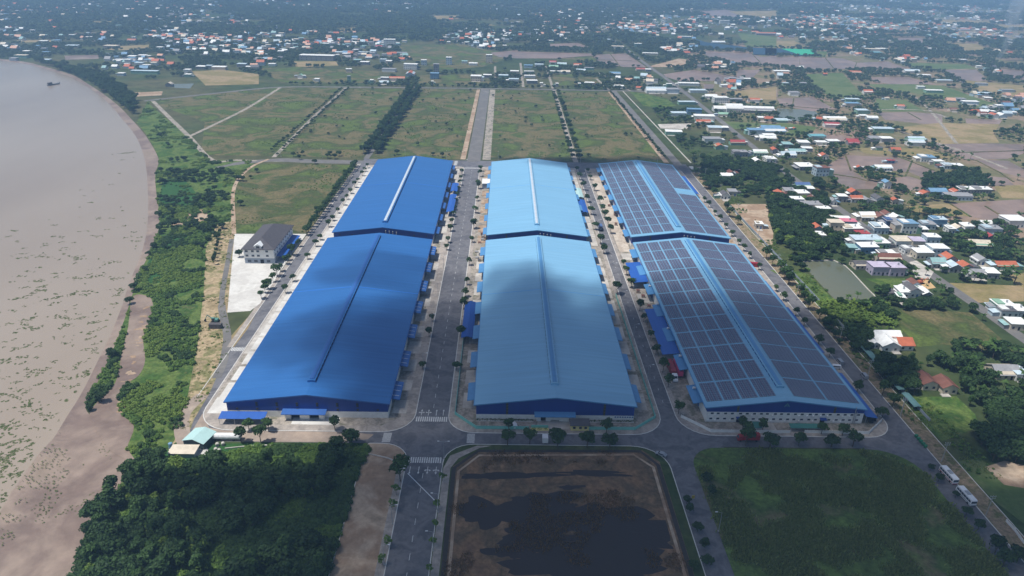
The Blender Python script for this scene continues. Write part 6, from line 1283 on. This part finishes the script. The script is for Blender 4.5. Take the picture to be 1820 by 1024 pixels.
# long teal canal roofs on the right
for i, (a, b_) in enumerate(((('j',640,560),('j',755,690)), (('j',770,715),('j',905,870)), (('j',925,890),('j',1015,990)), (('j',535,470),('j',620,545)))):
    p, q = GZ(*a), GZ(*b_); d = q-p; ln = d.length; T = thing('net_shelter', ('teal sheet shelter strip by the right road, second from the far end','teal sheet shelter strip by the right road, third from the far end','teal sheet shelter strip by the right road, nearest','teal sheet shelter strip by the right road, farthest')[i], 'shelter', (p.x+3.0,p.y,.1), math.atan2(d.y,d.x), 'teal shelters')
    MB().ext([(-1.7,2.3),(0,2.7),(1.7,2.3),(1.7,2.2),(0,2.58),(-1.7,2.2)], 'x', 0, ln).build('roof', mat('teal_sheet', srgb(96,132,132), .6, .3, .12, .5), T)
    for k in range(int(ln/5)+1):
        for s in (-1, 1): MB().tube((min(ln-.1,k*5+.1),s*1.5,0),(min(ln-.1,k*5+.1),s*1.5,2.2),.06).build('post', M_steel, T)
# boat on the river, smoke far right
p = G(95,151,-.8); T = thing('river_boat', 'small dark wooden boat on the river near the bend', 'boat', (p.x,p.y,-.85), R(70)); MB().add([(-9,-1,0),(7,-1.6,0),(10,0,.3),(7,1.6,0),(-9,1,0),(-9.5,-1.5,1.6),(7,-2.2,1.5),(12,0,2.6),(7,2.2,1.5),(-9.5,1.5,1.6)], [(4,3,2,1,0),(0,1,6,5),(1,2,7,6),(2,3,8,7),(3,4,9,8),(4,0,5,9),(5,6,7,8,9)]).build('hull', RM['dgrey'], T); MB().box(-8,-2,-1.2,1.2,1.6,4).build('cabin', M_bark, T); MB().box(-8.4,-1.6,-1.5,1.5,4,4.2).build('cabin_roof', RM['dgrey'], T)
sm = bpy.data.materials.new('smoke'); sm.use_nodes = True; t = sm.node_tree; t.nodes.remove(t.nodes['Principled BSDF']); pv = node(t, 'ShaderNodeVolumePrincipled'); pv.inputs['Color'].default_value = (.86,.92,1,1); pv.inputs['Density'].default_value = .02; t.links.new(pv.outputs[0], t.nodes['Material Output'].inputs['Volume'])
p = G(1772,108); bm = bmesh.new(); bmesh.ops.create_cone(bm, cap_ends=True, segments=24, radius1=1, radius2=1, depth=1); bmesh.ops.subdivide_edges(bm, edges=[e for e in bm.edges if abs(e.verts[0].co.z-e.verts[1].co.z) > .5], cuts=24)
for v in bm.verts:
    u_ = v.co.z+.5; r_ = 4+20*u_**.9; a = math.atan2(v.co.y, v.co.x); r_ *= 1+.22*math.sin(3*a+u_*9)+.16*math.sin(5*a-u_*15); v.co = Vector((r_*math.cos(a)+26*u_+6*math.sin(u_*8), r_*math.sin(a)*.7, u_*170))
me = bpy.data.meshes.new('smoke_plume'); bm.to_mesh(me); bm.free(); me.materials.append(sm); o = put('smoke_plume', me, None, (p.x,p.y,.5)); tag(o, 'pale smoke plume rising from the paddies at far right', 'smoke', kind='stuff')
# green and blue netting over the far crops
for cr, pts, mcol, lb in (('d',((0,340),(80,342),(200,350),(300,350),(360,390),(250,395),(150,385),(0,388)), None, 0),('d',((110,345),(190,345),(330,350),(365,390),(240,388)), 1, 1),('c',((1230,270),(1320,300),(1610,335),(1610,355),(1400,350),(1250,310)), None, 0),('c',((1640,338),(1812,342),(1812,390),(1650,385)), None, 0)):
    flat('crop_netting', PX(*[Z(cr,*q) for q in pts]), 1.2+.2*lb, mat('green_net', srgb(52,168,128), .7) if mcol else mat('dark_blue_net', srgb(44,72,92), .8, .2, .15, .2))
# loose things in yards: pallets and drums
rr_ = random.Random(9); k = 0
for side, x0, x1, ys in (('between the central road and the rear middle warehouse',-18,-13,range(452,470,5)),('beside the rear right warehouse wall',84,87.5,range(470,560,22)),('beside the front middle warehouse left wall',-17.5,-14,range(420,436,5)),('beside the front right warehouse left wall',81,85,range(352,378,6))):
    for i, y in enumerate(ys):
        T = thing('pallet_stack', f'stacked pallets {side}, {ordn(i)} from near end', 'pallets', (rr_.uniform(x0,x1), y, .16), rr_.uniform(-.2,.2), 'pallet stacks in the yards'); mp_ = RM[rr_.choice(('brown','dgrey','grey'))]
        for q in range(rr_.randint(2,4)):
            pl = MB().box(-1.0,1.0,-.9,.9,q*.5+.12,q*.5+.45).build('load', mp_, T); MB().box(-1.05,1.05,-.95,.95,q*.5+.0,q*.5+.11).build('pallet', RM['cream'], T)

# two villas with crossed tile gables near the lower right grove
def villa(p, label, wings, mw, rz=0.0):
    T = thing('villa', label, 'house', (p.x, p.y, .06), rz)
    for x0, x1, y0, y1, he, ax, mr in wings:
        cx, cy_ = (x0+x1)/2, (y0+y1)/2; a, l_ = ((x1-x0)/2, (y1-y0)/2) if ax == 'y' else ((y1-y0)/2, (x1-x0)/2); rise = a*.5
        w_ = MB().ext([(-a,0),(a,0),(a,he),(0,he+rise*.95),(-a,he)], ax, -l_, l_).build('wing', mw, T, (cx, cy_, 0))
        rf = MB()
        for s in (-1, 1): rf.ext([(0,he+rise+.12),(s*(a+.6),he-.25),(s*(a+.6),he-.4),(0,he+rise-.05)], ax, -l_-.5, l_+.5)
        rf.build('roof', mr, w_)
        for q in (-.5,.5): MB().box((q*a if ax == 'y' else q*l_)-.6, (q*a if ax == 'y' else q*l_)+.6, -(l_ if ax == 'y' else a)-.05, -(l_ if ax == 'y' else a)+.0, .9, 2.1).build('window', M_glass, w_)
    MB().box(-2,2,wings[0][2]-2.6,wings[0][2]-.05,0,.35).build('porch_step', M_conc, T)
    return T
p = GZ('j',910,575); villa(p, 'white-roofed villa with one red tile wing inside the dark grove', [(-7,2,0,9,3.6,'y',RM['white']),(-11,-7.6,3,14,3.2,'y',RM['white']),(2.6,10,1.5,10,3.4,'x',RM['orange']),(-6,8,10.8,17,3.6,'x',RM['white'])], M_wwall)
p = GZ('j',1250,870); villa(p, 'villa with two red tile gables beside the green field at lower right', [(-1,6,0,9,3.6,'y',RM['brown']),(-8.5,-1.7,3,12,3.6,'y',RM['brown']),(-14,-9.2,4,11,2.8,'y',RM['dgrey'])], RM['cream'])
# slim tree row by the gravel track and the tree at the office corner
for i in range(9):
    q = G(392-1.4*i, 418+6.6*i); tree('tall', q[:2], f'slim tree in the row between straw field and gravel track, {ordn(i)} from far end', 'slim trees beside the gravel track', random.uniform(.5,.7))
tree('broad', GZ('v',365,330)[:2], 'round dark tree at the left corner of the office', 'trees by the office', .7)
p = GZ('s',1715,398); T = thing('warning_post', 'small yellow and black warning post on the road right of the marsh', 'post', (p.x,p.y,.1)); MB().tube((0,0,0),(0,0,2.2),.06).build('post', M_steel, T); bd = MB().box(-.5,.5,-.05,.05,.8,2.2).build('board', mat('yellow_sign', srgb(214,190,60), .6), T)
for z in (1.05,1.5,1.95): MB().box(-.5,.5,-.07,-.052,z,z+.15).build('black_stripe', M_dark, bd)
lamp(G(1277,945)[:2], 'slim street lamp beside the road at the dark field left edge', 'street lamps', R(180), 8.5)
CLOUDS = [(78, 178, 165, 70, 120), (24, 292, 86, 84, 95), (110, 655, 95, 40, 70), (128, 296, 68, 70, 75), (-60, 380, 42, 26, 14), (-80, 300, 40, 34, 22)]; HAZE = 2.35e-4
# ---------------------------------------------------------------- clouds overhead (out of view) and haze
cm = bpy.data.materials.new('cloud_vapour'); cm.use_nodes = True; t = cm.node_tree; t.nodes.remove(t.nodes['Principled BSDF'])
pv = node(t, 'ShaderNodeVolumePrincipled'); pv.inputs['Color'].default_value = (.96,.97,1,1); pv.inputs['Density'].default_value = .022; pv.inputs['Anisotropy'].default_value = .2
t.links.new(pv.outputs[0], t.nodes['Material Output'].inputs['Volume'])
CLOUD_Z = 950
def cloud(cx, cy_, rx, ry, th, seed, label):
    """vapour lump whose shadow falls on the ground round (cx, cy)"""
    bm = bmesh.new(); bmesh.ops.create_icosphere(bm, subdivisions=5, radius=1)
    rr = np.random.default_rng(seed); K = [(rr.normal(size=3)*f, rr.uniform(0,6.28), a) for f, a in ((2,.16),(3,.13),(4,.1),(6,.07),(9,.05),(13,.03))]
    for v in bm.verts:
        d = np.array(v.co); k = 1+sum(a*math.sin(q@d*1.6+ph) for q, ph, a in K); v.co = Vector((d[0]*k*rx, d[1]*k*ry, d[2]*k*th))
    me = bpy.data.meshes.new('cloud'); bm.to_mesh(me); bm.free(); me.materials.append(cm)
    o = put('cloud', me, None, (cx+SUNV.x/SUNV.z*CLOUD_Z, cy_+SUNV.y/SUNV.z*CLOUD_Z, CLOUD_Z)); tag(o, label, 'cloud', kind='structure')
    return o
for i, c in enumerate(CLOUDS): cloud(*c, i+3, 'soft grey cloud above the estate, out of the picture')
hm = bpy.data.materials.new('haze_air'); hm.use_nodes = True; t = hm.node_tree; t.nodes.remove(t.nodes['Principled BSDF'])
pv = node(t, 'ShaderNodeVolumePrincipled'); pv.inputs['Color'].default_value = (.38,.64,1,1); pv.inputs['Density'].default_value = HAZE; pv.inputs['Anisotropy'].default_value = 0.0
t.links.new(pv.outputs[0], t.nodes['Material Output'].inputs['Volume'])
hz = MB().box(-9400, 9400, -900, 9400, -6, 186).build('haze', hm); tag(hz, kind='stuff')
